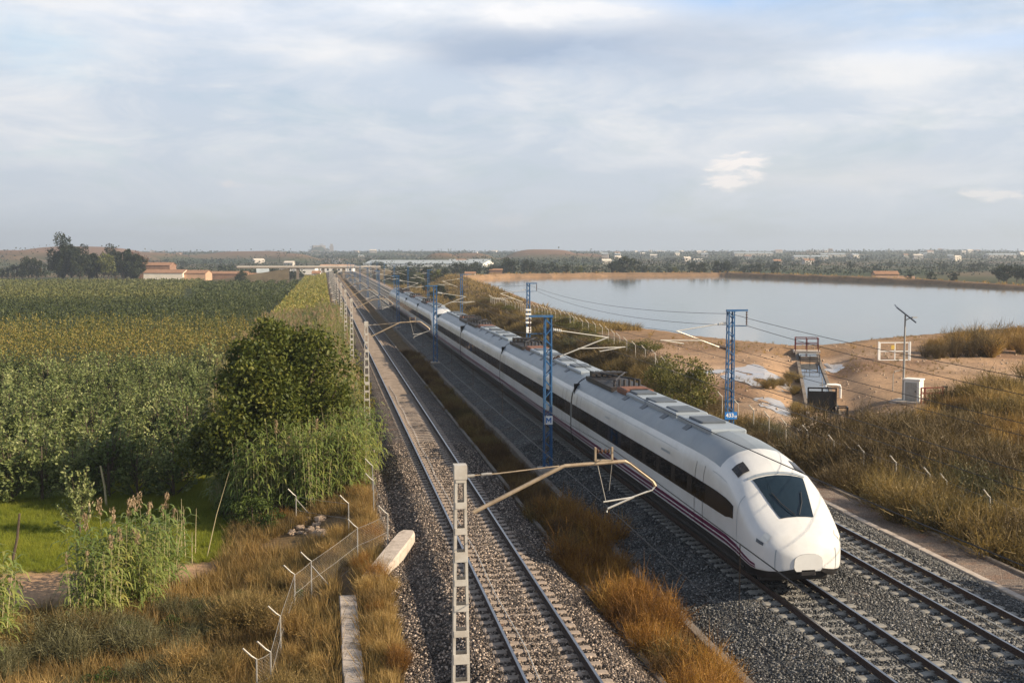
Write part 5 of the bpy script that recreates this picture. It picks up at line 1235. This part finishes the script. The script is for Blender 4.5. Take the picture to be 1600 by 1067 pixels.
for (u, s, k) in [(795, 1.25, 'dark'), (800, 1.1, 'dark'), (788, .9, 'dark'), (825, 1.1, 'dark'), (835, .95, 'dark'), (712, .95, 'dark'), (722, .9, 'dark'), (735, .8, 'dark'), (745, .75, 'dark'), (765, .7, 'dark'), (850, .8, 'dark'), (870, .7, 'dark'), (885, .75, 'dark'), (905, .7, 'olive'),
                  (958, 1.1, 'dark'), (968, 1.25, 'dark'), (980, 1.35, 'dark'), (992, 1.2, 'dark'), (1085, .95, 'dark'), (1097, .95, 'dark'), (1122, 1.05, 'dark'), (1133, 1.1, 'dark'), (1185, .85, 'dark'), (930, .6, 'dark'), (1030, .55, 'dark'), (1055, .6, 'olive'), (1160, .6, 'dark'), (1210, .6, 'dark')]:
    x, y = cam_to_world(u, 640+random.uniform(-15, 25)); put_tree('round_tree', random.choice(FT[k]), (x, y, gz(x, y)), s, (s, s, s), 'round dark tree standing just behind the far reservoir bank', 'tree', 'trees behind the far reservoir bank')
for (u, s) in [(1560, 1.0), (1572, 1.05), (1588, 1.0), (1600, 1.0), (1490, .6), (1455, .6), (1420, .5)]:
    x, y = cam_to_world(u, 470+random.uniform(-15, 15)); put_tree('round_tree', random.choice(FT['dark']), (x, y, gz(x, y)), s, (s, s, s*.9), 'round dark tree behind the bank at the right picture edge', 'tree', 'trees behind the bank at the right')
for _ in range(44):
    u = random.uniform(560, 700); D = random.uniform(420, 620); x, y = cam_to_world(u, D)
    if x < 30+ (D-420)*.02: continue
    s = random.uniform(.45, .8); put_tree('round_tree', random.choice(FT['dark' if random.random() < .75 else 'olive']), (x, y, gz(x, y)), s, (s, s, s), 'dark green tree of the belt right of the tracks in the distance', 'tree', 'tree belt right of the far tracks')
for k in range(26):
    y = 260+k*11; x = 29+random.uniform(-2, 4); s = random.uniform(.25, .42)
    put_tree('trackside_bush', random.choice(FT['dark']), (x, y, gz(x, y)), s, (s, s, s*.9), 'small dark bush lining the far right side of the tracks', 'bush', 'bushes along the far tracks')
for _ in range(150):      # middle distance
    D = random.uniform(680, 1500); u = random.uniform(-20, 1620); x, y = cam_to_world(u, D); s = random.uniform(.5, 1.1)
    if abs(x-10) < 25 or HM(x, y) > .25: continue
    put_tree('dark_tree', random.choice(FT['dark']), (x, y, gz(x, y)-.2), s, (s*1.1, s*1.1, s*.8), 'small dark tree scattered over the hazy middle distance', 'tree', 'scattered trees in the middle distance')
P = []
WS = []
for _ in range(750):      # woods and orchards that read as one mass
    D = 650*math.exp(random.uniform(0, 1.9)); u = random.uniform(-30, 1630); x, y = cam_to_world(u, D); r = D*random.uniform(.004, .012)*1.6; k = 16
    if HM(x, y) > .25: continue
    WS += [max(1.4, D*.0016)]*(k*4)
    P.append(np.stack([x+rng.normal(size=k*4)*r*2.2, y+rng.normal(size=k*4)*r, np.abs(rng.normal(size=k*4))*2.4+.5], 1))
P = np.concatenate(P); WS = np.array(WS)[:, None]; k_ = (np.abs(P[:, 0]-10) > 22) | (P[:, 1] > 800); P = P[k_]; WS = WS[k_]; P[:, 2] += hgt(P[:, 0], P[:, 1]); V, Q = leaves(P, WS, WS*.8); tag(link('far_woods', np_mesh('far_woods', V, Q, 'lf_far')), kind='stuff')
# ------------------------------------------------------------------ far buildings
def gable(w, d, h, r, ov=.3):
    a = MB(); a.box((-w/2, -d/2, -1), (w/2, d/2, h)); a.quad([(-w/2, -d/2, h), (-w/2, 0, h+r), (-w/2, d/2, h)]).quad([(w/2, -d/2, h), (w/2, d/2, h), (w/2, 0, h+r)])
    b = MB()
    for s in (-1, 1):
        e = (-w/2-ov, s*(d/2+ov), h-ov*r/(d/2)+.05), (w/2+ov, s*(d/2+ov), h-ov*r/(d/2)+.05), (w/2+ov, 0, h+r+.05), (-w/2-ov, 0, h+r+.05)
        b.rings([[Vector(e[0]), Vector(e[3]), Vector(e[3])+Vector((0, 0, .15)), Vector(e[0])+Vector((0, 0, .15))], [Vector(e[1]), Vector(e[2]), Vector(e[2])+Vector((0, 0, .15)), Vector(e[1])+Vector((0, 0, .15))]])
    return a, b
def building(name, w, d, h, r, wm, rm_, p, rz, label, cat, group=None, wins=0):
    a, b = gable(w, d, h, r); t = empty(name, p, rz, label, cat, group); a.build('wall', wm, t); b.build('roof', rm_, t)
    for k in range(wins):
        x = -w/2+w*(k+.5)/wins; MB().box((x-.6, -d/2-.05, h*.35), (x+.6, -d/2-.01, h*.7)).build('window', 'dark_eq', t)
    return t
def bpos(u, D): x, y = cam_to_world(u, D); return (x, y, gz(x, y))
building('farm_shed', 20, 14, 3.8, 1.6, 'plaster', 'tile', bpos(262, 590), -THE, 'long low pale farm shed with brown roof beside the tall trees', 'farm building')
building('farm_shed', 12, 13, 3.7, 1.5, 'orange_wall', 'tile', bpos(309, 592), -THE, 'orange walled end shed adjoining the long pale farm shed', 'farm building')
building('brick_shed', 17, 12, 7.5, 1.5, 'brick_dk', 'tile', bpos(247, 618), -THE, 'taller brown brick building behind the pale farm shed', 'farm building')
building('farm_shed', 30, 12, 3.0, 1.2, 'brick_dk', 'tile', bpos(345, 615), -THE, 'low brown roofed shed right of the orange farm shed', 'farm building')
building('orange_barn', 7, 5, 3.0, 1, 'orange_wall', 'tile', bpos(402, 560), -THE, 'small orange barn at the end of the green field', 'barn', wins=2)
building('white_house', 6.5, 6, 3.2, 2.2, 'plaster_w', 'grey_roof', bpos(411, 640), -THE+.3, 'small white house behind the green fields', 'house', wins=2)
building('white_house', 4, 4, 3.2, 1.2, 'plaster_w', 'tile', bpos(495, 600), -THE, 'little white house just left of the far bridge end', 'house')
building('warehouse', 24, 14, 4, 1, 'plaster_w', 'grey_roof', bpos(468, 780), -THE, 'long white warehouse behind the far bridge on the left', 'warehouse')
building('red_roof_hall', 22, 12, 4.2, 1.2, 'plaster_w', 'orange_wall', bpos(528, 760), -THE, 'white hall with orange roof behind the far bridge', 'hall', wins=6)
building('glasshouse', 110, 60, 3, 3, 'plaster_w', 'grey_roof', bpos(672, 1050), -THE-.15, 'wide pale grey greenhouse roofs beyond the tree belt', 'greenhouse')
building('glasshouse', 40, 20, 4, 2, 'plaster_w', 'grey_roof', bpos(735, 1100), -THE, 'pale warehouse roof right of the greenhouses', 'greenhouse')
t = building('orange_barn', 10, 6, 3.2, 1.2, 'orange_wall', 'tile', bpos(1382, 492), -THE, 'bright orange barn just behind the far reservoir bank', 'barn'); x = MB().box((5, -2.6, -1), (12, 2.6, 2.4)).build('annex', 'orange_wall', t)
building('white_shed', 5, 4, 2.4, .8, 'plaster_w', 'tile', bpos(735, 560), -THE, 'small pale shed at the left corner of the reservoir', 'shed')
building('white_shed', 7, 5, 3, .8, 'brick_dk', 'tile', bpos(775, 640), -THE, 'low brown shed behind the left corner of the reservoir', 'shed')
for _ in range(95):
    D = random.uniform(1000, 2900) if random.random() < .75 else random.uniform(2900, 4200); u = random.uniform(-10, 1610) if random.random() < .4 else random.uniform(840, 1600)
    x, y = cam_to_world(u, D)
    w = random.uniform(5, 10)*(1+D/5000); building('village_house', w, w*.7, random.uniform(2.6, 4.5)*(1+D/6000), 1.6, 'far_wall' if random.random() < .8 else 'plaster', random.choice(['tile', 'grey_roof', 'plaster']), (x, y, gz(x, y)), random.uniform(-.6, .6)-THE, 'tiny pale house scattered over the hazy far country', 'house', 'far scattered houses')
for _ in range(8):
    D = random.uniform(1600, 3500); u = random.uniform(1150, 1600); x, y = cam_to_world(u, D)
    building('long_warehouse', random.uniform(35, 70), 20, 5, 2, 'far_wall', 'grey_roof', (x, y, gz(x, y)), -THE, 'long white industrial shed in the hazy far right country', 'warehouse', 'far long white sheds')
# castle hill with its tower
x, y = cam_to_world(519, 3550); z = gz(x, y); t = empty('bell_tower', (x, y, z), 0, 'slim square bell tower on the skyline above the vanishing tracks', 'tower')
MB().box((-6, -6, -10), (6, 6, 20)).box((-7, -7, 20), (7, 7, 22)).build('shaft', 'far_stone', t); MB().box((-4, -4, 22), (4, 4, 29)).build('belfry', 'far_stone', t)
x, y = cam_to_world(500, 3600); z = gz(x, y); t = empty('castle', (x, y, z), .2, 'low castle ruin on the rounded hill left of the bell tower', 'castle')
MB().box((-22, -9, -6), (18, 9, 4)).build('wall', 'far_stone', t); MB().box((2, -6, 6), (12, 6, 8)).build('keep', 'far_stone', t)
# the far road bridge
t = empty('road_bridge', (0, 552, 0), 0, 'white parapet road bridge crossing all the tracks in the distance', 'bridge')
MB().box((-40, -4, 4.1), (27, 4, 4.7)).build('deck', 'concrete_dk', t)
for s in (-4.1, 3.9): MB().box((-40, s, 4.7), (27, s+.2, 5.3)).build('parapet', 'far_wall', t)
for xx in (-12, 0, 9.5, 24): MB().box((xx-.6, -3.5, -1), (xx+.6, 3.5, 4.1)).build('pier', 'concrete_dk', t)
for s0, s1, e0, e1 in ((-60, -16, -3, 4.1), (26, 60, 4.1, -2)): MB().rings([[(s0, -9, -3.1), (s0, 9, -3.1), (s0, 4, e0), (s0, -4, e0)], [(s1, -9, -3.1), (s1, 9, -3.1), (s1, 4, e1), (s1, -4, e1)]]).build('embankment', 'ground_dk', t)
